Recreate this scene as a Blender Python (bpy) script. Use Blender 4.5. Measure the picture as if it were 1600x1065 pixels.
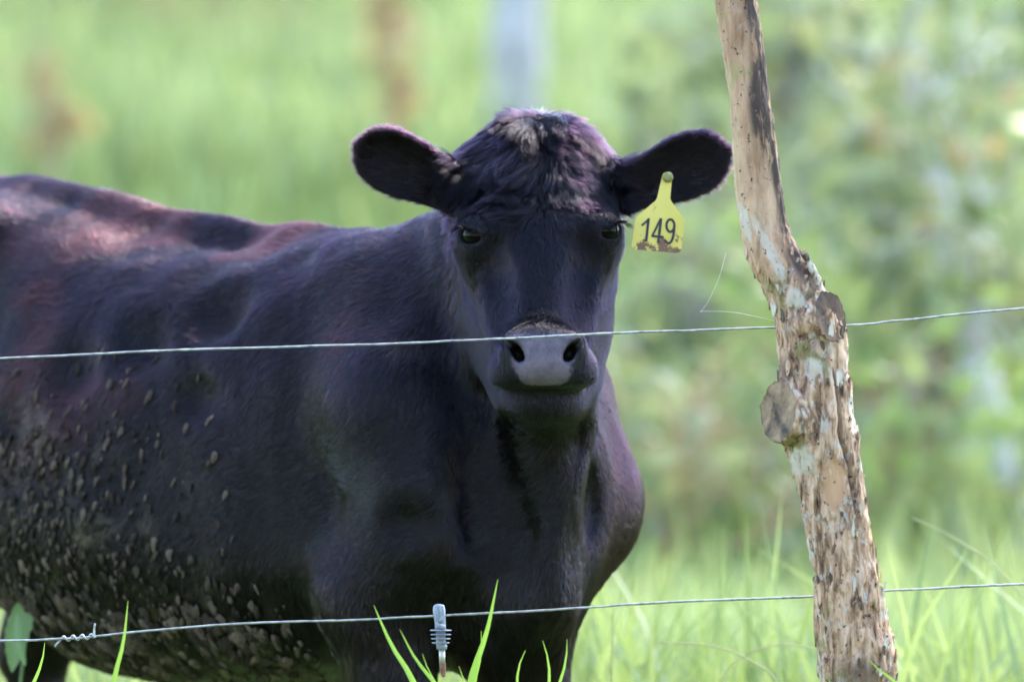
import bpy, math, random, time
import numpy as np
from mathutils import Vector

T0 = time.time()
random.seed(7)
RNG = np.random.default_rng(11)
S = bpy.context.scene
COL = S.collection
for o in list(bpy.data.objects):
    bpy.data.objects.remove(o, do_unlink=True)

# ------------------------------------------------------------------ camera
D = 13.3            # camera to the cow's face
ZC = 0.99           # camera height
cam_d = bpy.data.cameras.new("camera")
cam = bpy.data.objects.new("camera", cam_d)
COL.objects.link(cam)
cam.location = (0, -D, ZC)
cam.rotation_euler = (math.radians(90), 0, 0)
cam_d.sensor_width = 36
cam_d.lens = 36 * D / 1.6
cam_d.clip_start = 0.5
cam_d.clip_end = 2000
cam_d.dof.use_dof = True
cam_d.dof.focus_distance = 13.02
cam_d.dof.aperture_fstop = 3.3
cam_d.dof.aperture_blades = 9
S.camera = cam

# ------------------------------------------------------------------ light
SUN_EL, SUN_AZ = 48, 148         # sun high on the right, beyond the cow
w = bpy.data.worlds.new("World")
S.world = w
w.use_nodes = True
nt = w.node_tree
bg = nt.nodes["Background"]
sky = nt.nodes.new("ShaderNodeTexSky")
sky.sky_type = 'NISHITA'
sky.sun_disc = False
sky.sun_elevation = math.radians(SUN_EL)
sky.sun_rotation = math.radians(180 - SUN_AZ)
sky.air_density = 1.0
sky.dust_density = 0.6
sky.ozone_density = 1.2
nt.links.new(sky.outputs[0], bg.inputs[0])
bg.inputs[1].default_value = 0.15
sun_d = bpy.data.lights.new("sun", 'SUN')
sun_d.energy = 1.3
sun_d.angle = math.radians(26)
sun_d.color = (1.0, 0.96, 0.90)
sun = bpy.data.objects.new("sun", sun_d)
COL.objects.link(sun)
_el, _az = math.radians(SUN_EL), math.radians(SUN_AZ)
_to = Vector((math.sin(_az) * math.cos(_el), -math.cos(_az) * math.cos(_el), math.sin(_el)))
sun.rotation_euler = (-_to).to_track_quat('-Z', 'Y').to_euler()
sun.location = (3, -5, 12)

vs = S.view_settings
vs.view_transform = 'Standard'
vs.look = 'None'
vs.exposure = 2.85
vs.gamma = 1.0
vs.use_curve_mapping = False
S.render.engine = 'CYCLES'
S.cycles.use_denoising = True
S.cycles.sample_clamp_indirect = 4.0
S.cycles.sample_clamp_direct = 12.0
S.cycles.max_bounces = 8
S.cycles.transparent_max_bounces = 8
try:
    S.cycles_curves.shape = 'RIBBONS'
    S.cycles_curves.subdivisions = 2
except Exception:
    pass

# ------------------------------------------------------------------ helpers
def P(px, py, Y=0.0):
    """a spot measured on the photograph (1600 px wide), set at depth Y, as a point of the place"""
    s = (D + Y) / D / 1000.0
    return np.array([(px - 800) * s, Y, ZC - (py - 532.5) * s])

def tag(o, label=None, cat=None, group=None, kind=None):
    if label: o["label"] = label
    if cat: o["category"] = cat
    if group: o["group"] = group
    if kind: o["kind"] = kind
    return o

def empty(name, loc, label, cat, group=None):
    o = bpy.data.objects.new(name, None)
    o.empty_display_size = 0.1
    COL.objects.link(o)
    o.location = loc
    return tag(o, label, cat, group)

def mesh_np(name, v, f, mat=None, parent=None, smooth=True):
    """v (n,3) world points, f (m,3|4) int array or list of lists"""
    v = np.asarray(v, dtype=np.float64)
    off = np.array(parent_origin(parent)) if parent is not None else np.zeros(3)
    v = v - off
    me = bpy.data.meshes.new(name)
    if isinstance(f, np.ndarray):
        n, k = f.shape
        me.vertices.add(len(v))
        me.vertices.foreach_set("co", v.astype(np.float32).ravel())
        me.loops.add(n * k)
        me.loops.foreach_set("vertex_index", f.astype(np.int32).ravel())
        me.polygons.add(n)
        me.polygons.foreach_set("loop_start", np.arange(0, n * k, k, dtype=np.int32))
        me.polygons.foreach_set("loop_total", np.full(n, k, dtype=np.int32))
        me.update(calc_edges=True)
        me.validate()
    else:
        me.from_pydata([tuple(p) for p in v], [], [tuple(x) for x in f])
    if smooth:
        me.polygons.foreach_set("use_smooth", np.ones(len(me.polygons), dtype=bool))
    if mat is not None:
        me.materials.append(mat)
    me.update()
    o = bpy.data.objects.new(name, me)
    COL.objects.link(o)
    if parent is not None:
        o.parent = parent
    return o

def parent_origin(p):
    t = np.zeros(3)
    while p is not None:
        t = t + np.array(p.location)
        p = p.parent
    return t

def hash01(ix, iy, iz, seed):
    h = (ix.astype(np.int64) * 73856093) ^ (iy.astype(np.int64) * 19349663) ^ (iz.astype(np.int64) * 83492791) ^ (seed * 2654435761)
    h = h & 0xffffffff
    h = ((h ^ (h >> 16)) * 0x45d9f3b) & 0xffffffff
    h = ((h ^ (h >> 16)) * 0x45d9f3b) & 0xffffffff
    h = h ^ (h >> 16)
    return (h & 0xffffff).astype(np.float32) / 0xffffff

def vnoise(p, seed=0):
    """value noise in -1..1 on (n,3) points"""
    p = np.asarray(p)
    i = np.floor(p).astype(np.int64)
    f = (p - i).astype(np.float32)
    f = f * f * (3 - 2 * f)
    out = 0
    for dx in (0, 1):
        wx = f[:, 0] if dx else 1 - f[:, 0]
        for dy in (0, 1):
            wy = f[:, 1] if dy else 1 - f[:, 1]
            for dz in (0, 1):
                wz = f[:, 2] if dz else 1 - f[:, 2]
                out = out + wx * wy * wz * hash01(i[:, 0] + dx, i[:, 1] + dy, i[:, 2] + dz, seed)
    return out * 2 - 1

def fbm(p, oct=3, seed=0):
    o, a, q = 0, 1.0, np.asarray(p, dtype=np.float64)
    for k in range(oct):
        o = o + a * vnoise(q, seed + k * 17)
        q = q * 2.03 + 3.1
        a *= 0.5
    return o

# ---- material helpers
def new_mat(name):
    m = bpy.data.materials.new(name)
    m.use_nodes = True
    n = m.node_tree
    return m, n, n.nodes["Principled BSDF"]

def N(n, t, **kw):
    x = n.nodes.new(t)
    for k, v in kw.items():
        if k.startswith("in_"):
            key = k[3:]
            x.inputs[int(key) if key.isdigit() else key].default_value = v
        else:
            setattr(x, k, v)
    return x

def ramp(n, fac, stops, interp='LINEAR'):
    r = n.nodes.new("ShaderNodeValToRGB")
    r.color_ramp.interpolation = interp
    els = r.color_ramp.elements
    while len(els) < len(stops):
        els.new(0.5)
    for e, (p, c) in zip(els, stops):
        e.position = p
        e.color = (*c, 1) if len(c) == 3 else c
    n.links.new(fac, r.inputs[0])
    return r.outputs[0]

def mix(n, fac, a, b, mode='MIX'):
    m = n.nodes.new("ShaderNodeMix")
    m.data_type = 'RGBA'
    m.blend_type = mode
    for s, v in ((m.inputs[0], fac), (m.inputs[6], a), (m.inputs[7], b)):
        if isinstance(v, (int, float)):
            s.default_value = v
        elif isinstance(v, tuple):
            s.default_value = (*v, 1) if len(v) == 3 else v
        else:
            n.links.new(v, s)
    return m.outputs[2]

def noise(n, scale, detail=4, rough=0.55, vec=None, dist=0.0):
    x = N(n, "ShaderNodeTexNoise")
    x.inputs["Scale"].default_value = scale
    x.inputs["Detail"].default_value = detail
    x.inputs["Roughness"].default_value = rough
    x.inputs["Distortion"].default_value = dist
    if vec is not None:
        n.links.new(vec, x.inputs["Vector"])
    return x.outputs[0]

def objco(n, scale=(1, 1, 1)):
    tc = N(n, "ShaderNodeTexCoord")
    mp = N(n, "ShaderNodeMapping")
    mp.inputs["Scale"].default_value = scale
    n.links.new(tc.outputs["Object"], mp.inputs[0])
    return mp.outputs[0]

def bump(n, bsdf, h, strength=0.5, dist=0.01):
    b = N(n, "ShaderNodeBump")
    b.inputs["Strength"].default_value = strength
    b.inputs["Distance"].default_value = dist
    n.links.new(h, b.inputs["Height"])
    n.links.new(b.outputs[0], bsdf.inputs["Normal"])

def simple(name, col, rough=0.6, var=0.25, scale=30, spec=0.5, metal=0.0, bmp=0.0):
    m, n, b = new_mat(name)
    co = objco(n)
    t = noise(n, scale, 5, 0.6, co)
    lo = tuple(c * (1 - var) for c in col)
    hi = tuple(min(1, c * (1 + var)) for c in col)
    n.links.new(ramp(n, t, [(0.3, lo), (0.7, hi)]), b.inputs["Base Color"])
    b.inputs["Roughness"].default_value = rough
    b.inputs["Specular IOR Level"].default_value = spec
    b.inputs["Metallic"].default_value = metal
    if bmp:
        bump(n, b, t, bmp, 0.003)
    return m

def leafy(name, col_a, col_b, trans=0.45, scale=1.5, rough=0.45):
    """leaf or grass: diffuse with light coming through, colour varied over the place"""
    m, n, b = new_mat(name)
    at = N(n, "ShaderNodeAttribute", attribute_name="tint")
    c = mix(n, at.outputs["Fac"], col_a, col_b)
    n.links.new(c, b.inputs["Base Color"])
    b.inputs["Roughness"].default_value = rough
    b.inputs["Specular IOR Level"].default_value = 0.35
    tr = N(n, "ShaderNodeBsdfTranslucent")
    c2 = mix(n, 1.0, c, (1.0, 1.0, 0.72), 'MULTIPLY')
    n.links.new(c2, tr.inputs[0])
    ms = N(n, "ShaderNodeMixShader")
    ms.inputs[0].default_value = trans
    n.links.new(b.outputs[0], ms.inputs[1])
    n.links.new(tr.outputs[0], ms.inputs[2])
    n.links.new(ms.outputs[0], n.nodes["Material Output"].inputs[0])
    return m

def set_tint(o, vals, name="tint"):
    a = o.data.attributes.new(name, 'FLOAT', 'POINT')
    a.data.foreach_set("value", np.asarray(vals, dtype=np.float32))

def tube_np(pts, radii, seg=8, cap=True):
    """tube along pts"""
    pts = np.asarray(pts, float)
    n = len(pts)
    radii = np.broadcast_to(np.asarray(radii, float), (n,))
    tan = np.gradient(pts, axis=0)
    tan /= np.linalg.norm(tan, axis=1)[:, None] + 1e-12
    ref = np.array([0.0, 1.0, 0.0]) if abs(tan[0, 1]) < 0.9 else np.array([1.0, 0, 0])
    V = []
    for i in range(n):
        e1 = ref - tan[i] * np.dot(ref, tan[i])
        e1 /= np.linalg.norm(e1)
        ref = e1
        e2 = np.cross(tan[i], e1)
        for k in range(seg):
            a = 2 * math.pi * k / seg
            V.append(pts[i] + radii[i] * (math.cos(a) * e1 + math.sin(a) * e2))
    F = []
    for i in range(n - 1):
        for k in range(seg):
            k2 = (k + 1) % seg
            F.append([i * seg + k, i * seg + k2, (i + 1) * seg + k2, (i + 1) * seg + k])
    if cap:
        F.append(list(range(seg - 1, -1, -1)))
        F.append([(n - 1) * seg + k for k in range(seg)])
    return V, F

def merge(parts):
    V, F = [], []
    for v, f in parts:
        b = len(V)
        V += list(v)
        F += [[i + b for i in x] for x in f]
    return V, F

def spline(pts, n):
    """Catmull-Rom through pts"""
    pts = np.asarray(pts, float)
    q = np.vstack([2 * pts[0] - pts[1], pts, 2 * pts[-1] - pts[-2]])
    out = []
    m = len(pts) - 1
    for t in np.linspace(0, m, n):
        i = min(int(t), m - 1)
        u = t - i
        a, b, c, d = q[i], q[i + 1], q[i + 2], q[i + 3]
        out.append(0.5 * (2 * b + (c - a) * u + (2 * a - 5 * b + 4 * c - d) * u * u + (3 * b - a - 3 * c + d) * u ** 3))
    return np.array(out)

def sstep(x, a, b):
    t = np.clip((x - a) / (b - a), 0, 1)
    return t * t * (3 - 2 * t)


# ================================================================== ground, hillside
def ground_z(x, y):
    x = np.asarray(x, float); y = np.asarray(y, float)
    t = np.clip(y - 4.0, 0, None)
    z = 0.105 * (np.sqrt(t * t + 9.0) - 3.0)
    q = np.stack([x.ravel() * .22, y.ravel() * .22, np.zeros(x.size)], 1)
    n_ = vnoise(q + 3.3, 71).reshape(x.shape) * np.clip((y - 5) / 12, 0, 1)
    return z + 0.22 * n_

def ground_material():
    m, n, b = new_mat("pasture")
    co = objco(n)
    t = noise(n, 0.55, 5, 0.6, co)
    t2 = noise(n, 3.2, 5, 0.65, co)
    c = ramp(n, t, [(0.30, (0.085, 0.130, 0.040)), (0.50, (0.140, 0.215, 0.065)), (0.68, (0.210, 0.290, 0.100))])
    c2 = ramp(n, t2, [(0.30, (0.06, 0.10, 0.035)), (0.62, (0.155, 0.285, 0.055)), (0.8, (0.25, 0.27, 0.10))])
    n.links.new(mix(n, 0.45, c, c2), b.inputs["Base Color"])
    b.inputs["Roughness"].default_value = 0.9
    b.inputs["Specular IOR Level"].default_value = 0.15
    bump(n, b, t2, 0.8, 0.1)
    return m

gx = np.linspace(-70, 70, 141); gy = np.concatenate([np.linspace(-30, 45, 151), np.linspace(46, 220, 60)])
GX, GY = np.meshgrid(gx, gy)
GZ = ground_z(GX, GY)
gv = np.stack([GX.ravel(), GY.ravel(), GZ.ravel()], 1)
nxg = len(gx)
ii, jj = np.meshgrid(np.arange(len(gy) - 1), np.arange(nxg - 1), indexing='ij')
k0 = (ii * nxg + jj).ravel()
gf = np.stack([k0, k0 + 1, k0 + nxg + 1, k0 + nxg], 1)
ground = mesh_np("ground", gv, gf, ground_material())
tag(ground, kind="structure")

# unseen dirt track, added to cut green bounce light from the near grass
def track_material():
    m, n, b = new_mat("added_track_dirt")
    co = objco(n)
    t = noise(n, 1.2, 6, .65, co); t2 = noise(n, 30, 5, .6, co)
    c = ramp(n, t, [(.3, (.045, .038, .032)), (.7, (.095, .080, .066))])
    c = mix(n, .5, c, ramp(n, t2, [(.3, (.5, .5, .5)), (.7, (1.2, 1.2, 1.2))]), 'MULTIPLY')
    n.links.new(c, b.inputs["Base Color"]); b.inputs["Roughness"].default_value = .95
    bump(n, b, t2, .7, .03)
    return m
tx = np.linspace(-60, 60, 121); ty = np.linspace(-21, -1.9, 13)
TX, TY = np.meshgrid(tx, ty)
edge = .35 * vnoise(np.stack([TX.ravel() * .6, TY.ravel() * .1, 0 * TX.ravel()], 1), 75).reshape(TX.shape)
TY = TY + edge * ((TY > -2.5) | (TY < -20.5))
kk = (np.arange(len(ty) - 1)[:, None] * len(tx) + np.arange(len(tx) - 1)[None]).ravel()
track = mesh_np("added_dirt_track", np.stack([TX.ravel(), TY.ravel(), np.full(TX.size, .006)], 1), np.stack([kk, kk + 1, kk + len(tx) + 1, kk + len(tx)], 1), track_material())
tag(track, kind="structure")

# ---- grass, built as curved blades
def blades(base, height, width, lean_dir, lean, droop, rng, seg=4):
    """arrays of n blades -> verts, quads, per-vert blade index"""
    n = len(base)
    ang = rng.random(n) * 2 * math.pi
    side = np.stack([np.cos(ang), np.sin(ang), np.zeros(n)], 1)
    V = np.empty((n, seg + 1, 2, 3))
    for k in range(seg + 1):
        s = k / seg
        c = base + np.stack([lean_dir[:, 0] * (lean * s + droop * s * s * s) * height,
                             lean_dir[:, 1] * (lean * s + droop * s * s * s) * height,
                             height * (s - 0.35 * droop * s ** 3)], 1)
        w_ = width * (1 - s ** 2.2) * (0.55 + 0.9 * s * (1 - s) * 2) + 0.0004
        V[:, k, 0] = c - side * (w_ / 2)[:, None]
        V[:, k, 1] = c + side * (w_ / 2)[:, None]
    V = V.reshape(-1, 3)
    st = (seg + 1) * 2
    q = []
    for k in range(seg):
        q.append(np.array([2 * k, 2 * k + 1, 2 * k + 3, 2 * k + 2]))
    F = (np.arange(n)[:, None, None] * st + np.array(q)[None]).reshape(-1, 4)
    return V, F, np.repeat(np.arange(n), st)

GRASS = leafy("grass", (0.150, 0.190, 0.072), (0.330, 0.372, 0.185), 0.50)

GRASSN = leafy("tall_grass", (0.205, 0.265, 0.095), (0.420, 0.475, 0.240), 0.50)
def in_cow(x, y):
    rx, ry = x - 0.075, y - 0.22
    a = (-rx + ry) * .7071; b = (-rx - ry) * .7071
    return (a > -.35) & (a < 1.75) & (np.abs(b) < .42)

def scatter(n, y0, y1, spread, rng, power=1.0):
    y = y0 + (y1 - y0) * rng.random(n) ** power
    x = (rng.random(n) * 2 - 1) * spread * (13.3 + y) * 0.0601
    return x, y

def grass_field(name, n, y0, y1, spread, hmin, hmax, w0, w1, label, seed, limit=None, power=1.0):
    rng = np.random.default_rng(seed)
    x, y = scatter(n, y0, y1, spread, rng, power)
    h = hmin + (hmax - hmin) * rng.random(n) ** 1.3
    p3 = np.stack([x * 1.1, y * 1.1, 0 * x], 1)
    h = h * (0.80 + 0.34 * vnoise(p3 * 1.6, seed))
    if limit is not None:
        h = np.minimum(h, limit(x, y) * (0.75 + .25 * rng.random(n)))
    z = ground_z(x, y)
    base = np.stack([x, y, z - .01], 1)
    a = rng.random(n) * 2 * math.pi
    ld = np.stack([np.cos(a), np.sin(a)], 1)
    lean = .05 + .30 * rng.random(n); droop = .45 * rng.random(n) ** 2
    wd = w0 + (w1 - w0) * rng.random(n)
    V, F, bi = blades(base, h, wd, ld, lean, droop, rng)
    o = mesh_np(name, V, F, GRASSN if y1 < 10 else GRASS)
    tv = np.clip(.45 + .30 * vnoise(p3 * 1.7 + 9, seed + 1) + .65 * vnoise(p3 * .35 + 4, seed + 2) + .28 * rng.normal(0, 1, n), 0, 1)
    set_tint(o, tv[bi])
    return tag(o, label, "grass", kind="stuff")

def lim_near(x, y):
    rx, ry = x - .075, y - .22
    front = ((-rx - ry) * .7071 > 0) & (x < .25)
    return np.where(in_cow(x, y), 0.34, np.where((y < 0.1) | front, 0.36, np.interp(y, [1, 2.2, 4, 7], [.85, .72, .46, .34])))

grass_field("meadow_grass", 11000, 1.3, 7.5, 1.7, 0.32, 0.90, 0.010, 0.028, "tall bright green pasture grass round and behind the cow", 5, lim_near)
grass_field("verge_grass", 6500, -1.9, 0.3, 1.7, 0.22, 0.42, 0.006, 0.012, "low green grass growing under the fence wires", 6, lim_near)
grass_field("hillside_grass", 26000, 7.0, 48, 2.0, 0.18, 0.55, 0.02, 0.05, "blurred green grass covering the hillside behind the cow", 8)

# ---- trees, shrubs and stalks on the slope, far out of focus
BARKG = simple("pale_bark", (0.36, 0.325, 0.30), 0.85, 0.35, 6, 0.2)
BARKP = simple("bleached_bark", (0.48, 0.45, 0.42), 0.85, 0.3, 6, 0.2)
BARKT = simple("tan_bark", (0.40, 0.27, 0.15), 0.85, 0.3, 6, 0.2)
LEAFD = leafy("dull_leaf", (0.140, 0.165, 0.080), (0.300, 0.310, 0.175), 0.45)
LEAFB = leafy("bright_leaf", (0.150, 0.215, 0.070), (0.290, 0.360, 0.140), 0.50)
LEAFO = leafy("withered_leaf", (0.38, 0.24, 0.11), (0.52, 0.38, 0.20), 0.4)

def leaf_cloud(centers, radii, n, size, rng, squash=.8):
    """leaf-shaped quads (folded along the midrib) spread through clumps"""
    k = rng.integers(0, len(centers), n)
    d = rng.normal(0, 1, (n, 3)); d /= np.linalg.norm(d, axis=1)[:, None]
    rr = radii[k] * rng.random(n) ** .45
    c = centers[k] + d * rr[:, None] * np.array([1, 1, squash])
    ax = rng.normal(0, 1, (n, 3)); ax[:, 2] -= .6; ax /= np.linalg.norm(ax, axis=1)[:, None]
    sd = np.cross(ax, rng.normal(0, 1, (n, 3))); sd /= np.linalg.norm(sd, axis=1)[:, None]
    up = np.cross(ax, sd)
    L = size * (.6 + .8 * rng.random(n))[:, None]
    V = np.stack([c - ax * L * .5, c + sd * L * .24 + up * L * .06, c + ax * L * .5, c - sd * L * .24 + up * L * .06], 1).reshape(-1, 3)
    F = np.arange(n * 4).reshape(-1, 4)
    t = rng.random(n)
    return V, F, np.repeat(t, 4)

def tree(name, pts, r0, r1, crown, label, cat, bark, leaf, seed, leaves=1500, lsize=.12, withered=0, group=None):
    """pts: trunk line from the ground up; crown: list of (x,y,z,r) clumps"""
    rng = np.random.default_rng(seed)
    pts = np.asarray(pts, float)
    root = empty(name, tuple(pts[0]), label, cat, group)
    line = spline(pts, 24)
    line[1:-1] += rng.normal(0, r0 * .12, (22, 3))
    rad = np.linspace(r0, r1, 24) * (1 + .08 * rng.normal(0, 1, 24)); rad[0] *= 1.35
    v, f = tube_np(line, rad, 12)
    mesh_np("trunk", v, f, bark, root)
    if crown:
        c = np.array([q[:3] for q in crown], float); r = np.array([q[3] for q in crown], float)
        limbs = []
        for q, rq in zip(c, r):
            i = int(np.argmin(np.linalg.norm(line - (q - np.array([0, 0, rq])), axis=1)))
            i = min(i, 22)
            mid = (line[i] + q) / 2 + rng.normal(0, .06, 3)
            lv, lf = tube_np(spline([line[i], mid, q], 8), np.linspace(max(r1 * .7, .012), .006, 8), 6)
            limbs.append((lv, lf))
            for _ in range(4):
                e = q + rng.normal(0, rq * .55, 3)
                lv, lf = tube_np(spline([mid, (mid + e) / 2 + rng.normal(0, .04, 3), e], 6), np.linspace(.010, .003, 6), 5)
                limbs.append((lv, lf))
        v, f = merge(limbs)
        mesh_np("limbs", v, f, bark, root)
        V, F, t = leaf_cloud(c, r, leaves, lsize, rng)
        o = mesh_np("crown", V, F, leaf, root, smooth=False); set_tint(o, t)
        if withered:
            V, F, t = leaf_cloud(c[:max(1, len(c) // 2)], r * .45, withered, lsize * 1.2, rng)
            o = mesh_np("withered_leaves", V, F, LEAFO, root, smooth=False); set_tint(o, t)
    return root

def G(px, py_unused, Y):
    q = P(px, 0, Y)
    return np.array([q[0], Y, float(ground_z(np.array([q[0]]), np.array([Y]))[0])])

def line_to(g, *pts):
    return [g] + [np.asarray(p) for p in pts]

# pale trunk straight behind the cow's head
g = G(806, 0, 22)
tree("tree", line_to(g, P(808, 120, 22), P(812, -150, 22.2), P(800, -700, 22.4)), .125, .085,
     [(g[0] + dx, 22 + dy, g[2] + dz, .8) for dx, dy, dz in ((-.9, .4, 4.3), (.8, -.3, 4.6), (0, .6, 5.2))],
     "pale grey tree trunk rising behind the cow's head", "tree", BARKG, LEAFB, 31, 1500, .16)
# tan stalk hung with withered leaves
g = G(612, 0, 20)
tree("dead_sapling", line_to(g, P(612, 150, 20), P(606, 0, 20), P(600, -200, 20)), .030, .018,
     [tuple(P(x, y, 20)) + (.14,) for x, y in ((612, 160), (600, 90), (618, 40), (590, 0), (612, -60))],
     "thin tan sapling with withered orange leaves on the open slope", "sapling", BARKT, LEAFO, 32, 110, .10)
g = G(78, 0, 19)
tree("dead_sapling", line_to(g, P(84, 180, 19), P(70, 60, 19)), .022, .012,
     [tuple(P(x, y, 19)) + (.13,) for x, y in ((84, 150), (62, 100), (100, 190), (60, 210))],
     "small brown withered sapling on the slope above the cow's rump", "sapling", BARKT, LEAFO, 33, 60, .09)
# saplings on the right, leaning pale stems under loose dull foliage
g = G(1588, 0, 10.5)
tree("leaning_tree", line_to(g, P(1545, 660, 10.5), P(1515, 520, 10.6), P(1480, 330, 10.8), P(1440, 120, 11)), .062, .022,
     [tuple(P(x, y, Y)) + (r,) for x, y, Y, r in ((1470, 330, 10.8, .30), (1400, 210, 11.2, .34), (1540, 210, 10.4, .36), (1440, 90, 11, .36),
                                                  (1560, 60, 11.4, .34), (1340, 330, 11, .26), (1500, 450, 10.6, .26), (1380, 60, 11.6, .3))],
     "pale leaning tree with loose grey green leaves beyond the wooden post", "tree", BARKP, LEAFD, 41, 430, .12, 24)
g = G(1330, 0, 11.5)
tree("leaning_tree", line_to(g, P(1352, 690, 11.5), P(1420, 590, 11.6), P(1480, 520, 11.8)), .038, .018,
     [tuple(P(x, y, Y)) + (r,) for x, y, Y, r in ((1440, 560, 11.7, .22), (1500, 500, 11.8, .24), (1570, 480, 12, .24))],
     "thin pale stem bent right across the shrubs beyond the wooden post", "sapling", BARKP, LEAFD, 42, 190, .11, 18)
g = G(1240, 0, 14)
tree("young_tree", line_to(g, P(1250, 420, 14), P(1238, 200, 14), P(1250, 0, 14)), .030, .014,
     [tuple(P(x, y, 14)) + (r,) for x, y, r in ((1240, 140, .22), (1300, 60, .3), (1230, 30, .3), (1290, 230, .25), (1060, 120, .3), (1010, 220, .26), (1080, 30, .34))],
     "slim young tree with dull leaves and an orange withered spray", "tree", BARKG, LEAFD, 43, 280, .12, 22)
g = G(1060, 0, 13)
tree("young_tree", line_to(g, P(1070, 640, 13), P(1085, 500, 13), P(1060, 360, 13)), .030, .012,
     [tuple(P(x, y, 13)) + (r,) for x, y, r in ((1080, 430, .22), (1030, 520, .2), (1110, 560, .22), (1040, 350, .2))],
     "small grey stemmed young tree between the cow and the post", "tree", BARKG, LEAFD, 44, 170, .11)

def shrub(px, Y, wid, hgt, label, leaf, seed, n=700, size=.12):
    g = G(px, 0, Y)
    rng = np.random.default_rng(seed)
    cl = [(g[0] + rng.normal(0, wid * .4), Y + rng.normal(0, wid * .3), g[2] + hgt * (.3 + .6 * rng.random()), wid * .38) for _ in range(7)]
    return tree("shrub", [g, g + np.array([.03, 0, hgt * .3]), g + np.array([0, .05, hgt * .6])], .03, .015, cl, label, "shrub", BARKT, leaf, seed, n, size)

shrub(330, 30, 1.5, .9, "dark low shrub on the open slope above the cow's back", LEAFD, 51)
shrub(170, 34, 1.2, .7, "rounded green shrub high on the open slope", LEAFB, 52)
shrub(1390, 12.2, 1.0, .85, "dense green shrub at the foot of the leaning trees", LEAFB, 53, 420, .10)
shrub(1480, 12.6, .8, .75, "leafy shrub standing behind the pale leaning trunk", LEAFD, 54, 300, .10)
shrub(1190, 10.5, .9, .70, "bushy shrub directly behind the wooden post", LEAFB, 55, 300, .10)
shrub(1030, 9.5, .7, .65, "green shrub beside the cow's shoulder in the tall grass", LEAFD, 56, 200, .10)
# wood added unseen behind the camera to keep low sky light off the cow
rng_w = np.random.default_rng(61)
wc = np.array([(x + rng_w.normal(0, .8), -24 + rng_w.normal(0, 1.5), 1.2 + 10.5 * rng_w.random() ** .8) for x in np.linspace(-34, 34, 60) for _ in range(6)])
V, F, t = leaf_cloud(wc, np.full(len(wc), 1.7), 21000, .55, rng_w)
tr_ = []
for x in np.linspace(-33, 33, 23):
    b0 = np.array([x + rng_w.normal(0, .8), -24.5 + rng_w.normal(0, 1), 0])
    tr_.append(tube_np(spline([b0, b0 + np.array([.2, 0, 3.5]), b0 + np.array([-.1, .2, 8])], 8), np.linspace(.22, .06, 8), 8))
tv_, tf_ = merge(tr_)
tri = [list(map(int, q)) for q in F]
woodm = leafy("wood_screen_leaf", (0.030, 0.055, 0.018), (0.085, 0.130, 0.040), .3)
wood = mesh_np("added_wood_screen", np.vstack([V, np.array(tv_)]), tri + [[i + len(V) for i in q] for q in tf_], woodm, smooth=False)
set_tint(wood, np.concatenate([t, np.zeros(len(tv_))]))
tag(wood, "dark green wood standing across the field from the fence", "wood", kind="stuff")
print("setting", round(time.time() - T0, 1))

# ================================================================== the cow
CX, CY = 0.075, 0.22            # front of the chest
Q = math.sqrt(0.5)

def smin(a, b, k):
    h = np.clip(0.5 + 0.5 * (b - a) / k, 0, 1)
    return b + (a - b) * h - k * h * (1 - h)

def smax(a, b, k):
    return -smin(-a, -b, k)

def ell(p, c, r):
    r = np.asarray(r, np.float32)
    q = (p - np.asarray(c, np.float32))
    k0 = np.sqrt(((q / r) ** 2).sum(1))
    k1 = np.sqrt(((q / (r * r)) ** 2).sum(1)) + 1e-9
    return k0 * (k0 - 1.0) / k1

def rcone(p, a, b, r1, r2):
    a = np.asarray(a, np.float32); b = np.asarray(b, np.float32)
    ba = b - a
    t = np.clip(((p - a) @ ba) / (ba @ ba), 0, 1)
    d = p - a - t[:, None] * ba
    return np.sqrt((d * d).sum(1)) - (r1 + (r2 - r1) * t)

def chain(p, pts, radii, k=0.03):
    d = None
    for i in range(len(pts) - 1):
        e = rcone(p, pts[i], pts[i + 1], radii[i], radii[i + 1])
        d = e if d is None else np.minimum(d, e)
    return d

def basis(fwd, up):
    """orthonormal rows: e0 along fwd, e1 nearest up, e2 the rest"""
    f = np.asarray(fwd, float); f /= np.linalg.norm(f)
    u = np.asarray(up, float); u = u - f * (u @ f); u /= np.linalg.norm(u)
    return np.array([f, u, np.cross(f, u)], np.float32)

# ---- trunk profile: a, top, bottom, half width
TR = np.array([
    (-0.06, 0.80, 0.70, 0.02),
    (-0.03, 0.89, 0.61, 0.09),
    (0.03, 0.98, 0.54, 0.155),
    (0.12, 1.06, 0.49, 0.205),
    (0.25, 1.125, 0.465, 0.225),
    (0.38, 1.158, 0.455, 0.265),
    (0.55, 1.150, 0.425, 0.290),
    (0.75, 1.152, 0.412, 0.335),
    (0.95, 1.180, 0.428, 0.345),
    (1.10, 1.220, 0.490, 0.320),
    (1.22, 1.258, 0.560, 0.275),
    (1.36, 1.272, 0.640, 0.225),
    (1.48, 1.225, 0.72, 0.160),
    (1.55, 1.14, 0.82, 0.080),
    (1.575, 1.02, 0.93, 0.02)], np.float32)

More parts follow.
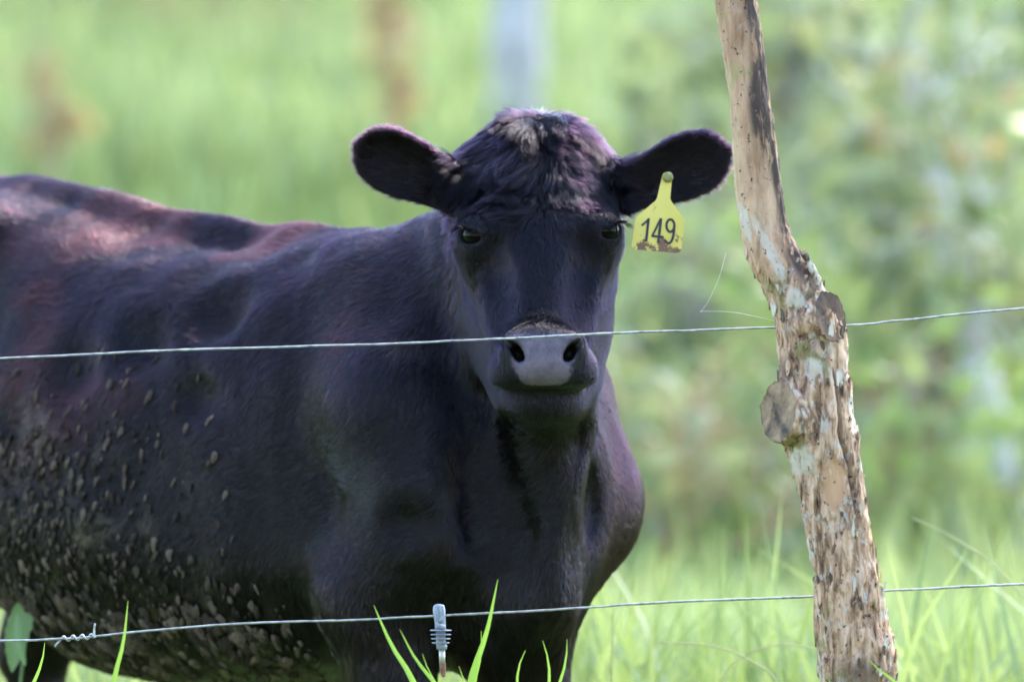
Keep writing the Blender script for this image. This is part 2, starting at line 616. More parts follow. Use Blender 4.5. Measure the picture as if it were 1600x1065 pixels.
def trunk(a, b, z):
    top = np.interp(a, TR[:, 0], TR[:, 1]); bot = np.interp(a, TR[:, 0], TR[:, 2]); hw = np.interp(a, TR[:, 0], TR[:, 3])
    zc = bot + (top - bot) * 0.47
    dz = z - zc
    rz = np.where(dz > 0, top - zc, zc - bot)
    p = 2.25
    x = np.abs(b) / hw; y = np.abs(dz) / rz
    r = (x ** p + y ** p) ** (1 / p) + 1e-6
    g = np.sqrt((x / hw) ** 2 + (y / rz) ** 2) / r + 1e-6
    d = (r - 1) / g
    d = np.maximum(d, np.maximum(TR[0, 0] - a, a - TR[-1, 0]))
    return np.maximum(d, -0.2)

def W2B(p):
    x = p[:, 0] - CX; y = p[:, 1] - CY
    return np.stack([(-x + y) * Q, (-x - y) * Q, p[:, 2]], 1)

def B2W(q):
    q = np.atleast_2d(q)
    return np.stack([CX + (-q[:, 0] - q[:, 1]) * Q, CY + (q[:, 0] - q[:, 1]) * Q, q[:, 2]], 1)

# ---- head frame: u sideways, v down the face, w out of the face
TILT = math.radians(31)
ROLL = math.radians(1.6)
HO = np.array([0.036, 0.09, 1.318], np.float32)
_v = np.array([math.sin(ROLL) * math.cos(TILT), -math.sin(TILT), -math.cos(ROLL) * math.cos(TILT)])
_u = np.array([math.cos(ROLL), 0, math.sin(ROLL)])
_w = np.cross(_u, _v); _w /= np.linalg.norm(_w)
if _w[1] > 0: _w = -_w
HB = np.array([_u, _v, _w], np.float32)

def W2H(p): return (p - HO) @ HB.T
def H2W(q): return np.atleast_2d(q).astype(np.float32) @ HB + HO

NOSE = np.array([0.049, -0.158, 0.960], np.float32)     # front of the muzzle
EYES = [P(747, 368, 0.034), P(943, 361, 0.034)]
ER = 0.0255

def ear_pts(side):
    # root, middle, tip
    if side < 0:
        return P(706, 298, 0.085), P(628, 266, 0.075), P(574, 234, 0.085)
    return P(980, 298, 0.085), P(1060, 266, 0.075), P(1121, 242, 0.085)

def ear_sdf(p, side):
    r0, m, t = ear_pts(side)
    ax = (t - r0); L = np.linalg.norm(ax)
    nrm = np.array([-0.30 * side * -1, -1.0, -0.05])
    B = basis(ax, np.cross(nrm, ax))      # e0 along ear, e1 in the blade, e2 normal
    if B[2][1] > 0: B[2] = -B[2]
    c = (r0 + t) / 2
    q = (p - c.astype(np.float32)) @ B.T
    s = q[:, 0] / (L / 2 + 0.012)
    s_ = np.clip(s, -1.0, 1.0)
    half = np.interp(s_, [-1, -0.7, -0.3, 0.1, 0.45, 0.75, 0.92, 1.0], [0.030, 0.032, 0.038, 0.045, 0.045, 0.036, 0.023, 0.008])
    sag = np.interp(s_, [-1, 0, 1], [-0.008, -0.010, 0.006])
    y = q[:, 1]
    if side < 0:
        y = y
    cup = 0.028 * (1 - (y / 0.06) ** 2).clip(-1, 1) * np.interp(s_, [-1, -0.4, 0.5, 1], [1.4, 1.0, 0.7, 0.2])
    zz = q[:, 2] + cup                   # blade bowed away from the camera in its middle
    dy = np.abs(y) - half
    th = np.interp(s_, [-1, -0.5, 1], [0.018, 0.007, 0.0045])
    d = np.maximum(np.maximum(dy, np.abs(zz) - th), (np.abs(s) - 1) * L / 2)
    ex = np.maximum(dy, 0); ez = np.maximum(np.abs(zz) - th, 0)
    return np.where(d > 0, np.sqrt(ex ** 2 + ez ** 2 + np.maximum((np.abs(s) - 1) * L / 2, 0) ** 2), d) - 0.0035

def head_sdf(p):
    h = W2H(p)
    s = h.copy(); s[:, 0] = np.sqrt(s[:, 0] ** 2 + 1e-5)
    d = ell(s, (0, .080, -.098), (.124, .130, .096))
    d = smin(d, ell(s, (0, -.004, -.090), (.080, .064, .074)), .05)
    d = smin(d, ell(s, (0, .155, -.058), (.092, .105, .052)), .04)
    d = smin(d, ell(s, (.088, .172, -.070), (.036, .054, .050)), .03)
    d = smin(d, rcone(s, (.064, .154, -.030), (.110, .166, -.060), .021, .018), .025)
    d = smin(d, rcone(s, (0, .17, -.066), (0, .372, -.058), .064, .047), .045)
    d = smin(d, ell(s, (.070, .205, -.160), (.044, .115, .085)), .035)
    d = smin(d, ell(s, (.048, .285, -.105), (.038, .11, .060)), .035)
    d = smin(d, rcone(s, (.058, .235, -.215), (.034, .40, -.140), .044, .036), .04)
    d = smin(d, ell(s, (0, .28, -.165), (.065, .16, .065)), .05)
    # facial crest under the eye
    d = smin(d, rcone(s, (.078, .222, -.075), (.062, .275, -.078), .016, .012), .022)
    # hollows beside the bridge, between the eye and the nose
    d = smax(d, -ell(s, (.080, .280, -.020), (.031, .085, .034)), .035)
    # brow hollow at the inner corner of the eye
    d = smax(d, -ell(s, (.079, .193, -.008), (.020, .017, .020)), .018)
    # ---- muzzle, in upright axes about the nose
    m = p - NOSE
    m = np.stack([np.sqrt((m[:, 0] - 0.02 * m[:, 2] * 0) ** 2 + 1e-5), -m[:, 2], -m[:, 1]], 1)   # side, down, forward
    mz = ell(m, (0, .004, -.066), (.068, .047, .064))
    mz = smin(mz, ell(m, (.048, .020, -.074), (.032, .030, .050)), .04)
    mz = smin(mz, ell(m, (0, -.034, -.060), (.050, .026, .050)), .03)
    mz = smin(mz, ell(m, (.047, -.018, -.030), (.019, .026, .020)), .016)     # nostril wings
    # the upper lip ends flat; the lower lip and chin are set back under it
    mz = smax(mz, m[:, 1] - 0.0415 + 0.10 * (m[:, 2] + 0.02) + .8 * m[:, 0] ** 2, .012)
    chin = ell(m, (0, .068, -.130), (.060, .037, .060))
    slot = np.maximum(np.maximum(np.abs(m[:, 1] - 0.0420) - 0.0024, -(m[:, 2] + 0.105)), m[:, 0] - .085)
    d = smax(d, -np.maximum(np.maximum(-(m[:, 1] - .0385), m[:, 1] - .085), -(m[:, 2] + .052)), .030)
    d = smin(d, mz, .026)
    d = smin(d, chin, .022)
    # nostrils: slanted commas
    ca, sa = math.cos(0.55), math.sin(0.55)
    qx = m[:, 0] - 0.042; qy = m[:, 1] + 0.013
    nq = np.stack([qx * ca + qy * sa, -qx * sa + qy * ca, m[:, 2] + 0.006], 1)
    d = smax(d, -ell(nq, (0, .003, -.004), (.0085, .0150, .034)), .007)
    d = smax(d, -rcone(np.stack([m[:, 0], m[:, 1], m[:, 2] + .012], 1), (.045, -.020, 0), (.062, -.030, -.012), .0075, .0035), .006)
    # groove under the chin line
    # eyes: socket, lids
    for E, sd in zip(EYES, (-1, 1)):
        q = p - E.astype(np.float32)
        r = np.sqrt((q * q).sum(1))
        lid = np.maximum(np.abs(r - 0.0235) - 0.0042, q[:, 1] - 0.012)
        # opening of the lids: a slit turned outwards and forwards
        ax = np.array([0.62 * sd, -0.78, 0.0], np.float32)
        sx = q @ np.array([0.78 * sd, 0.62, 0.0], np.float32)
        op = ell(np.stack([sx, q[:, 2] - 0.10 * sx, q @ ax], 1), (0, -.0014, .027), (.0205, .0110, .027))
        d = smin(d, r - 0.0276, .022)
        d = smax(d, -op, .005)
    return d

# ---- neck: straight loft from the shoulders to the back of the head
NA = B2W((0.34, 0.0, 0.895))[0]
NB = np.array([0.046, 0.150, 1.135])
NBAS = basis(NB - NA, (0, 0, 1))

def neck_sdf(p):
    L = np.linalg.norm(NB - NA)
    q = (p - NA.astype(np.float32)) @ NBAS.T
    t = np.clip(q[:, 0] / L, -0.25, 1.08)
    hh = np.interp(t, [-.25, 0, .5, .85, 1.08], [.30, .275, .215, .165, .13])
    hw = np.interp(t, [-.25, 0, .5, .85, 1.08], [.21, .170, .120, .100, .085])
    x = q[:, 2] / hw; y = q[:, 1] / hh
    r = np.sqrt(x * x + y * y) + 1e-6
    g = np.sqrt((x / hw) ** 2 + (y / hh) ** 2) / r + 1e-6
    d = (r - 1) / g
    e = np.maximum(q[:, 0] - L * 1.08, -0.25 * L - q[:, 0])
    return np.maximum(np.maximum(d, e), -0.15)

def body_sdf(p):
    q = W2B(p)
    a, b, z = q[:, 0], q[:, 1], q[:, 2]
    d = trunk(a, b, z)
    s = q.copy(); s[:, 1] = np.where(b < 0, np.abs(b) + .034 + .022 * sstep(z, .74, .95), b)
    # shoulder blade, point of shoulder, upper arm
    d = smin(d, rcone(s, (.305, .105, 1.065), (.185, .180, .88), .070, .098), .080)
    d = smin(d, rcone(s, (.185, .180, .88), (.105, .170, .735), .098, .082), .085)
    d = smin(d, rcone(s, (.105, .180, .735), (.235, .190, .585), .085, .086), .075)
    # forearm, cannon, foot
    d = smin(d, rcone(s, (.230, .175, .600), (.185, .165, .34), .086, .048), .045)
    d = smin(d, rcone(s, (.185, .165, .34), (.195, .165, .12), .044, .032), .02)
    d = smin(d, rcone(s, (.195, .165, .12), (.165, .165, .045), .036, .046), .02)
    # brisket
    d = smin(d, ell(s, (.08, 0, .57), (.11, .11, .17)), .07)
    # hind quarter
    d = smin(d, ell(s, (1.29, .165, .88), (.185, .120, .32)), .07)
    d = smin(d, rcone(s, (1.20, .175, .72), (1.40, .165, .46), .120, .058), .06)
    d = smin(d, rcone(s, (1.40, .165, .46), (1.36, .165, .12), .048, .034), .025)
    d = smin(d, rcone(s, (1.36, .165, .12), (1.33, .165, .045), .038, .048), .02)
    # hook bones, spine ridge
    d = smin(d, ell(s, (1.22, .195, 1.165), (.08, .07, .045)), .08)
    d = smin(d, rcone(s, (.45, 0, 1.122), (1.25, 0, 1.232), .028, .032), .06)
    # hollow of the flank behind the last rib, hollow behind the shoulder
    d = smax(d, -ell(s, (1.06, .40, 1.06), (.11, .085, .10)), .08)
    # neck and dewlap
    d = smin(d, neck_sdf(p), .07)
    dw = chain(p, [(.052, .085, .905), (.055, .120, .80), (.066, .150, .70), (.052, .170, .585)], [.070, .060, .046, .055])
    d = smin(d, dw, .055)
    # gullet fold running down to the brisket
    d = smin(d, chain(p, [(.100, .105, .86), (.077, .088, .765), (.062, .100, .66), (.055, .12, .58)], [.020, .014, .014, .02]), .03)
    for c, rr in CARVES:
        d = smax(d, -ell(p, c, rr), .036)
    return d

CARVES = []
def surf_at(px, py):
    ys_ = np.arange(-.3, 1.2, .004)
    pt = np.array([P(px, py, y) for y in ys_], np.float32)
    i = int(np.argmax(body_sdf(pt) < 0))
    return pt[i]
_c = []
# hollows: between neck and shoulder, above the forearm, beyond the gullet, behind the shoulder
for px, py, rx, rz, dep in ((742, 775, .042, .110, .046), (628, 820, .050, .040, .024), (932, 792, .022, .075, .034), (905, 690, .012, .05, .012),
                            (330, 470, .06, .07, .014), (300, 620, .05, .05, .010), (210, 520, .055, .06, .012), (100, 560, .05, .07, .012)):
    c = surf_at(px, py)
    _c.append((c + np.array([0, -.06 + dep, 0], np.float32), (rx, .06, rz)))
CARVES = _c

def cow_sdf(p):
    p = np.asarray(p, np.float32)
    d = body_sdf(p)
    # low relief of muscle and folds
    n1 = vnoise(p * np.array([7, 7, 5], np.float32) + 5.3, 3)
    n2 = vnoise(p * np.array([17, 17, 11], np.float32) + 1.7, 9)
    tq = W2B(p)
    tw_ = sstep(tq[:, 0], .30, .50) * sstep(tq[:, 2], .62, .80)
    d = d + 0.0095 * n1 + (0.0036 + .0020 * tw_) * n2
    nq = (p - NA.astype(np.float32)) @ NBAS.T
    wf = sstep(nq[:, 0], -.10, .08) * sstep(.36 - nq[:, 0], 0, .10) * sstep(.05 - neck_sdf(p), 0, .04)
    d = d + .0042 * wf * np.sin(nq[:, 0] * 62 + 3.5 * vnoise(p * np.array([9, 9, 4], np.float32), 15) + nq[:, 1] * 14) * (.4 + .6 * vnoise(p * 8, 16) ** 2)
    near = (np.abs(p[:, 0] - 0.045) < 0.42) & (p[:, 2] > 0.78) & (p[:, 1] < 0.45)
    if near.any():
        k = np.where(near)[0]
        pp = p[k]
        h = head_sdf(pp)
        dd = smin(d[k], h, .045)
        # the throat stays clear under the chin
        for sd in (-1, 1):
            dd = smin(dd, ear_sdf(pp, sd), .016)
        d[k] = dd
    return d

def surface_nets(f, lo, hi, h):
    lo = np.asarray(lo, float)
    n = np.ceil((np.asarray(hi) - lo) / h).astype(int)
    n = ((n + 3) // 4) * 4
    H = 4 * h
    m = n // 4 + 1
    ax = [lo[i] + np.arange(m[i]) * H for i in range(3)]
    g = np.stack(np.meshgrid(*ax, indexing='ij'), -1).reshape(-1, 3)
    dc = f(B2W(g)).reshape(m)
    # blocks to refine
    amin = np.abs(dc)
    near = amin < H * 2.2
    blk = np.zeros(m - 1, bool)
    for i in (0, 1):
        for j in (0, 1):
            for k in (0, 1):
                blk |= near[i:m[0] - 1 + i, j:m[1] - 1 + j, k:m[2] - 1 + k]
    d = np.repeat(np.repeat(np.repeat(dc[:-1, :-1, :-1], 4, 0), 4, 1), 4, 2).astype(np.float32)
    fine = np.repeat(np.repeat(np.repeat(blk, 4, 0), 4, 1), 4, 2)
    idx = np.argwhere(fine)
    pts = lo + idx * h
    vals = np.empty(len(pts), np.float32)
    for i in range(0, len(pts), 600000):
        vals[i:i + 600000] = f(B2W(pts[i:i + 600000]))
    d[fine] = vals
    sg = d < 0
    c = np.zeros(np.array(d.shape) - 1, np.int8)
    for i in (0, 1):
        for j in (0, 1):
            for k in (0, 1):
                c += sg[i:d.shape[0] - 1 + i, j:d.shape[1] - 1 + j, k:d.shape[2] - 1 + k]
    act = (c > 0) & (c < 8)
    ci = np.argwhere(act)
    ids = np.full(act.shape, -1, np.int32)
    ids[act] = np.arange(len(ci))
    corners = [(i, j, k) for i in (0, 1) for j in (0, 1) for k in (0, 1)]
    cv = {cn: d[ci[:, 0] + cn[0], ci[:, 1] + cn[1], ci[:, 2] + cn[2]] for cn in corners}
    acc = np.zeros((len(ci), 3)); cnt = np.zeros(len(ci))
    for cn in corners:
        for axn in range(3):
            if cn[axn] == 0:
                c2 = list(cn); c2[axn] = 1; c2 = tuple(c2)
                A, Bv = cv[cn], cv[c2]
                x = (A < 0) != (Bv < 0)
                t = np.where(x, A / np.where(x, A - Bv, 1), 0)
                pt = np.array(cn, float)[None].repeat(len(ci), 0)
                pt[:, axn] += t
                acc += pt * x[:, None]; cnt += x
    V = lo + (ci + acc / cnt[:, None]) * h
    F = []
    for axn in range(3):
        o1, o2 = [(1, 2), (2, 0), (0, 1)][axn]
        A = sg
        sl0 = [slice(None)] * 3; sl1 = [slice(None)] * 3
        sl0[axn] = slice(0, -1); sl1[axn] = slice(1, None)
        ch = A[tuple(sl0)] != A[tuple(sl1)]
        e = np.argwhere(ch)
        ok = (e[:, o1] > 0) & (e[:, o2] > 0) & (e[:, o1] < ids.shape[o1]) & (e[:, o2] < ids.shape[o2])
        e = e[ok]
        flip = A[e[:, 0], e[:, 1], e[:, 2]]
        def cid(da, db):
            q = e.copy(); q[:, o1] -= da; q[:, o2] -= db
            return ids[q[:, 0], q[:, 1], q[:, 2]]
        quad = np.stack([cid(1, 1), cid(0, 1), cid(0, 0), cid(1, 0)], 1)
        quad = np.where(flip[:, None], quad, quad[:, ::-1])
        F.append(quad)
    F = np.vstack(F)
    F = F[(F >= 0).all(1)]
    return B2W(V), F

def grad(f, p, e=0.0015):
    g = np.empty_like(p)
    for i in range(3):
        dv = np.zeros(3, np.float32); dv[i] = e
        g[:, i] = (f(p + dv) - f(p - dv))
    return g / (2 * e)

VOX = 0.005
CV, CF = surface_nets(cow_sdf, (-0.46, -0.46, 0.0), (1.62, 0.56, 1.40), VOX)
for _ in range(2):
    d_ = cow_sdf(CV); g_ = grad(cow_sdf, CV.astype(np.float32))
    gl = (g_ ** 2).sum(1)
    st = np.clip(d_ / np.maximum(gl, 0.15), -VOX * .6, VOX * .6)
    CV = CV - g_ * st[:, None]
# soften the creases a little
def laplace(V, F, it, lam):
    for _ in range(it):
        acc = np.zeros_like(V); cnt = np.zeros(len(V))
        for i in range(4):
            a, b = F[:, i], F[:, (i + 1) % 4]
            for k in range(3):
                acc[:, k] += np.bincount(a, V[b, k], len(V))
            cnt += np.bincount(a, minlength=len(V))
        V = V + lam * (acc / np.maximum(cnt, 1)[:, None] - V)
    return V
CV = laplace(CV, CF, 2, 0.5)
print("cow mesh", len(CV), len(CF), round(time.time() - T0, 1))

COW = empty("cow", (-0.30, 0.62, 0.0), "black cow behind the wires with a yellow ear tag and muddy flank", "cow")

# ---- materials
def coat_material():
    m, n, b = new_mat("cow_skin")
    at = N(n, "ShaderNodeAttribute", attribute_name="pad")
    recess_shade = N(n, "ShaderNodeAttribute", attribute_name="dark")
    co = objco(n)
    t = noise(n, 260, 3, 0.6, co)
    t2 = noise(n, 60, 4, 0.6, co)
    vor = N(n, "ShaderNodeTexVoronoi")
    vor.feature = 'DISTANCE_TO_EDGE'
    vor.inputs["Scale"].default_value = 230
    n.links.new(co, vor.inputs["Vector"])
    skin = ramp(n, t, [(0.3, (0.003, 0.003, 0.004)), (0.7, (0.008, 0.006, 0.007))])
    pad = ramp(n, t2, [(0.30, (0.080, 0.062, 0.082)), (0.70, (0.150, 0.118, 0.145))])
    c = mix(n, at.outputs["Fac"], skin, pad)
    c = mix(n, recess_shade.outputs["Fac"], c, (0.004, 0.003, 0.003))  # near-black shade painted into the nostrils and along the mouth line
    b.inputs["Specular IOR Level"].default_value = 0.25
    n.links.new(c, b.inputs["Base Color"])
    r = N(n, "ShaderNodeMapRange")
    r.inputs[3].default_value = 0.62; r.inputs[4].default_value = 0.24
    n.links.new(at.outputs["Fac"], r.inputs[0])
    n.links.new(r.outputs[0], b.inputs["Roughness"])
    bm = N(n, "ShaderNodeMath", operation='MINIMUM')
    bm.inputs[1].default_value = 0.10
    n.links.new(vor.outputs["Distance"], bm.inputs[0])
    bb = N(n, "ShaderNodeBump")
    bb.inputs["Distance"].default_value = 0.004
    sc = N(n, "ShaderNodeMath", operation='MULTIPLY')
    sc.inputs[1].default_value = 0.9
    n.links.new(at.outputs["Fac"], sc.inputs[0])
    n.links.new(sc.outputs[0], bb.inputs["Strength"])
    n.links.new(bm.outputs[0], bb.inputs["Height"])
    n.links.new(bb.outputs[0], b.inputs["Normal"])
    return m

body = mesh_np("body", CV, CF, coat_material(), COW)
mm = CV - NOSE
NOSEQ = np.stack([np.abs(mm[:, 0]), -mm[:, 2], -mm[:, 1]], 1)

def pad_mask(p):
    m = p - NOSE
    u, dn, fw = np.abs(m[:, 0]), -m[:, 2], -m[:, 1]
    half = np.interp(dn, [-.050, -.036, -.015, .005, .038], [.040, .055, .049, .044, .036])
    half = half + 0.005 * vnoise(p * 130, 5) - .012 * sstep(dn, .026, .040)
    k = sstep(half - u, -0.006, 0.005) * sstep(dn, -.052, -.036) * sstep(.041 - dn, -0.001, .003) * (fw > -.075)
    return k
set_tint(body, pad_mask(CV), "pad")
def recess_shade_mask(p):  # where shade is painted: nostril depths and the line under the upper lip
    m = p - NOSE
    u, dn, fw = np.abs(m[:, 0]), -m[:, 2], -m[:, 1]
    k = sstep(-fw, .009, .018) * ((np.abs(u - .042) < .02) & (np.abs(dn + .013) < .022) & (fw > -.05))
    k = np.maximum(k, ((np.abs(dn - .0440 + .8 * u * u) < .0045) & (u < .080) & (fw > -.14) & (fw < -.012)) * 1.0)
    return k
set_tint(body, recess_shade_mask(CV), "dark")

# ---- eyes
def eye_material():
    m, n, b = new_mat("eye")
    b.inputs["Base Color"].default_value = (0.012, 0.008, 0.007, 1)
    b.inputs["Roughness"].default_value = 0.04
    b.inputs["IOR"].default_value = 1.22
    b.inputs["Coat Roughness"].default_value = 0.02
    b.inputs["Specular IOR Level"].default_value = 0.35
    t = noise(n, 90, 2, 0.5, objco(n))
    n.links.new(ramp(n, t, [(0.3, (0.0008, 0.0006, 0.0006)), (0.75, (0.0030, 0.0018, 0.0014))]), b.inputs["Base Color"])
    return m
EYEM = eye_material()
def ball(c, r, seg=32, ring=20):
    V, F = [], []
    for i in range(ring + 1):
        th = math.pi * i / ring
        for k in range(seg):
            ph = 2 * math.pi * k / seg
            V.append((c[0] + r * math.sin(th) * math.cos(ph), c[1] + r * math.sin(th) * math.sin(ph), c[2] + r * math.cos(th)))
    for i in range(ring):
        for k in range(seg):
            F.append([i * seg + k, i * seg + (k + 1) % seg, (i + 1) * seg + (k + 1) % seg, (i + 1) * seg + k])
    return V, F
for E in EYES:
    v_, f_ = ball(E, ER)
    mesh_np("eye", v_, f_, EYEM, COW)

# ---- fur
def hair_material(name, base, tip, rough):
    """short black coat: fine fibres with a soft sheen"""
    m, n, b = new_mat(name)
    out = n.nodes["Material Output"]
    n.nodes.remove(b)
    h = N(n, "ShaderNodeBsdfHairPrincipled")
    h.parametrization = 'COLOR'
    at = N(n, "ShaderNodeAttribute", attribute_name="tint")
    mu = N(n, "ShaderNodeAttribute", attribute_name="mud")
    c = mix(n, at.outputs["Fac"], base, tip)
    n.links.new(mix(n, mu.outputs["Fac"], c, (.060, .040, .032)), h.inputs["Color"])
    h.inputs["Roughness"].default_value = rough
    h.inputs["Radial Roughness"].default_value = 0.45
    h.inputs["Random Roughness"].default_value = 0.2
    h.inputs["IOR"].default_value = 1.38
    n.links.new(h.outputs[0], out.inputs[0])
    return m
FURM = hair_material("fur", (0.0011, 0.0008, 0.0026), (0.0280, 0.0058, 0.0066), 0.12)  # blue in the base colour stands in for sky reflected off black hair

def sample_faces(V, F, wgt, n, rng):
    a, b, c, d = (V[F[:, i]] for i in range(4))
    nn = np.cross(c - a, d - b)
    ar = np.linalg.norm(nn, axis=1) * 0.5
    nrm = nn / (2 * ar[:, None] + 1e-12)
    pr = ar * wgt
    cs = np.cumsum(pr); tot = cs[-1]
    fi = np.searchsorted(cs, rng.random(n) * tot)
    fi = np.clip(fi, 0, len(F) - 1)
    u = rng.random((n, 1)); v = rng.random((n, 1))
    pt = (a[fi] * (1 - u) + b[fi] * u) * (1 - v) + (d[fi] * (1 - u) + c[fi] * u) * v
    return pt, fi, nrm

# smooth vertex normals
def vert_normals(V, F):
    a, b, c, d = (V[F[:, i]] for i in range(4))
    nn = np.cross(c - a, d - b)
    out = np.zeros_like(V)
    for i in range(4):
        for k in range(3):
            out[:, k] += np.bincount(F[:, i], nn[:, k], len(V))
    return out / (np.linalg.norm(out, axis=1)[:, None] + 1e-12)
CN = vert_normals(CV, CF)
if ((CV - CV.mean(0)) * CN).sum() < 0:
    CN = -CN
    body.data.flip_normals()
FC = CV[CF].mean(1); FN = CN[CF].mean(1)
FN /= np.linalg.norm(FN, axis=1)[:, None]

BACK = np.array([-Q, Q, 0.0])
def comb(p, n):
    """direction of the coat"""
    q = W2B(p); h = W2H(p.astype(np.float32))
    dirn = BACK[None] * 0.75 + np.array([[0, 0, -0.55]]) + 0 * p
    # shoulder and leg: down
    wl = sstep(.75 - q[:, 2], 0, .25)[:, None]
    dirn = dirn * (1 - wl) + wl * (BACK[None] * 0.2 + np.array([[0, 0, -1.0]]))
    # neck: towards the shoulders
    wn = sstep(.30 - q[:, 0], 0, .22)[:, None] * sstep(q[:, 2], .75, .95)[:, None]
    nd = (NA - NB) / np.linalg.norm(NA - NB)
    dirn = dirn * (1 - wn) + wn * (nd[None] + np.array([[0, 0, -0.55]]))
    # swirl
    a1 = vnoise(p * 5.0 + 2.2, 21) * 0.55 + vnoise(p * 19.0, 22) * 0.18
    dirn = dirn + np.cross(n, dirn) * a1[:, None]
    # head
    wh = sstep(.20 - p[:, 1], 0, .10) * (np.abs(p[:, 0] - .045) < .30) * sstep(p[:, 2], .86, .90)
    whorl = np.array([0.006, .155, 0.0])
    r = h - whorl
    r[:, 2] = 0
    rl = np.linalg.norm(r[:, :2], axis=1)[:, None] + .004
    r = r / rl
    low = sstep(h[:, 1], .11, .19)[:, None]
    downf = np.stack([h[:, 0] * 2.0, np.ones(len(h)), np.full(len(h), -.15)], 1)
    face = r * (1 - sstep(rl[:, 0], .02, .12))[:, None] + downf * sstep(rl[:, 0], .02, .12)[:, None]
    # poll: from the parting down and outwards
    part = h - np.array([0.004, .012, 0])
    pd = np.stack([part[:, 0] * 7.5 + .25 * np.sign(part[:, 0]), np.full(len(h), .85), np.full(len(h), .05)], 1)
    hd = face * low + pd * (1 - low)
    hdw = hd.astype(np.float32) @ HB
    dirn = dirn * (1 - wh[:, None]) + hdw * wh[:, None]
    # ears: outwards
    for sd in (-1, 1):
        r0, mI, t = ear_pts(sd)
        x = (p[:, 0] - r0[0]) * sd
        we = sstep(x, 0.0, .03) * (p[:, 1] > .02) * (p[:, 1] < .2) * (p[:, 2] > 1.15)
        mid = r0 + (t - r0) * np.clip(x / abs(t[0] - r0[0]), 0, 1)[:, None]
        od = (t - r0)[None] / np.linalg.norm(t - r0) * 0.75 + (p - mid) * 11
        dirn = dirn * (1 - we[:, None]) + od * we[:, None]
    dirn = dirn - n * (dirn * n).sum(1)[:, None]
    return dirn / (np.linalg.norm(dirn, axis=1)[:, None] + 1e-9)

def on_head(p):
    k = (np.abs(p[:, 0] - .045) < .16) & (p[:, 2] > .84) & (p[:, 1] < .22)
    i = np.where(k)[0]
    if len(i):
        k[i] = head_sdf(p[i].astype(np.float32)) < .016
    return k

def fur_len(p):
    h = W2H(p.astype(np.float32))
    q = W2B(p)
    L = np.full(len(p), .016)
    L = L + .010 * sstep(.60 - q[:, 2], 0, .12)
    hd = on_head(p)
    hv = h[:, 1]
    hl = np.interp(hv, [-.05, .03, .07, .11, .15, .20, .30, .40], [.050, .056, .044, .032, .022, .014, .010, .007])
    hl = hl * (1 + .45 * vnoise(p * 30, 77) * sstep(.2 - hv, 0, .06))
    L = np.where(hd, hl, L)
    m = p - NOSE
    mz = hd & (np.abs(m[:, 0]) < .1) & (-m[:, 2] > -.07) & (m[:, 1] < .12)
    L = np.where(mz, .006, L)
    for E in EYES:
        rr = np.linalg.norm(p - E, axis=1)
        L = np.where(rr < .060, np.minimum(L, .0035 + .026 * sstep(rr, .028, .060)), L)
    return L

def bare(p):
    """1 where nothing grows: nose pad, nostrils, eyes, mouth"""
    k = np.maximum(pad_mask(p), recess_shade_mask(p))
    m = p - NOSE
    k = np.maximum(k, ((np.abs(np.abs(m[:, 0]) - .042) < .016) & (np.abs(-m[:, 2] + .013) < .022) & (m[:, 1] < .04)) * 1.0)
    for E in EYES:
        r = np.linalg.norm(p - E, axis=1)
        k = np.maximum(k, (r < .0266) * 1.0)
    return k

def mud_w(a, z):
    wt = 1.0 * np.exp(-((a - .80) / .17) ** 2 - ((z - .74) / .135) ** 2)
    wt = wt + 1.0 * np.exp(-((z - .51) / .075) ** 2) * sstep(a, .36, .5)
    wt = wt + .7 * np.exp(-((a - 1.0) / .15) ** 2 - ((z - .66) / .16) ** 2)
    return wt + .5 * np.exp(-((a - .28) / .05) ** 2 - ((z - .50) / .06) ** 2)

def mud_map(p):
    q = W2B(p)
    k = mud_w(q[:, 0], q[:, 2]) * (q[:, 1] > 0)
    return np.clip(k, 0, 1) * sstep(vnoise(p * np.array([38, 38, 16]), 66) + .4 * vnoise(p * 90, 67), .05, .6) * .8

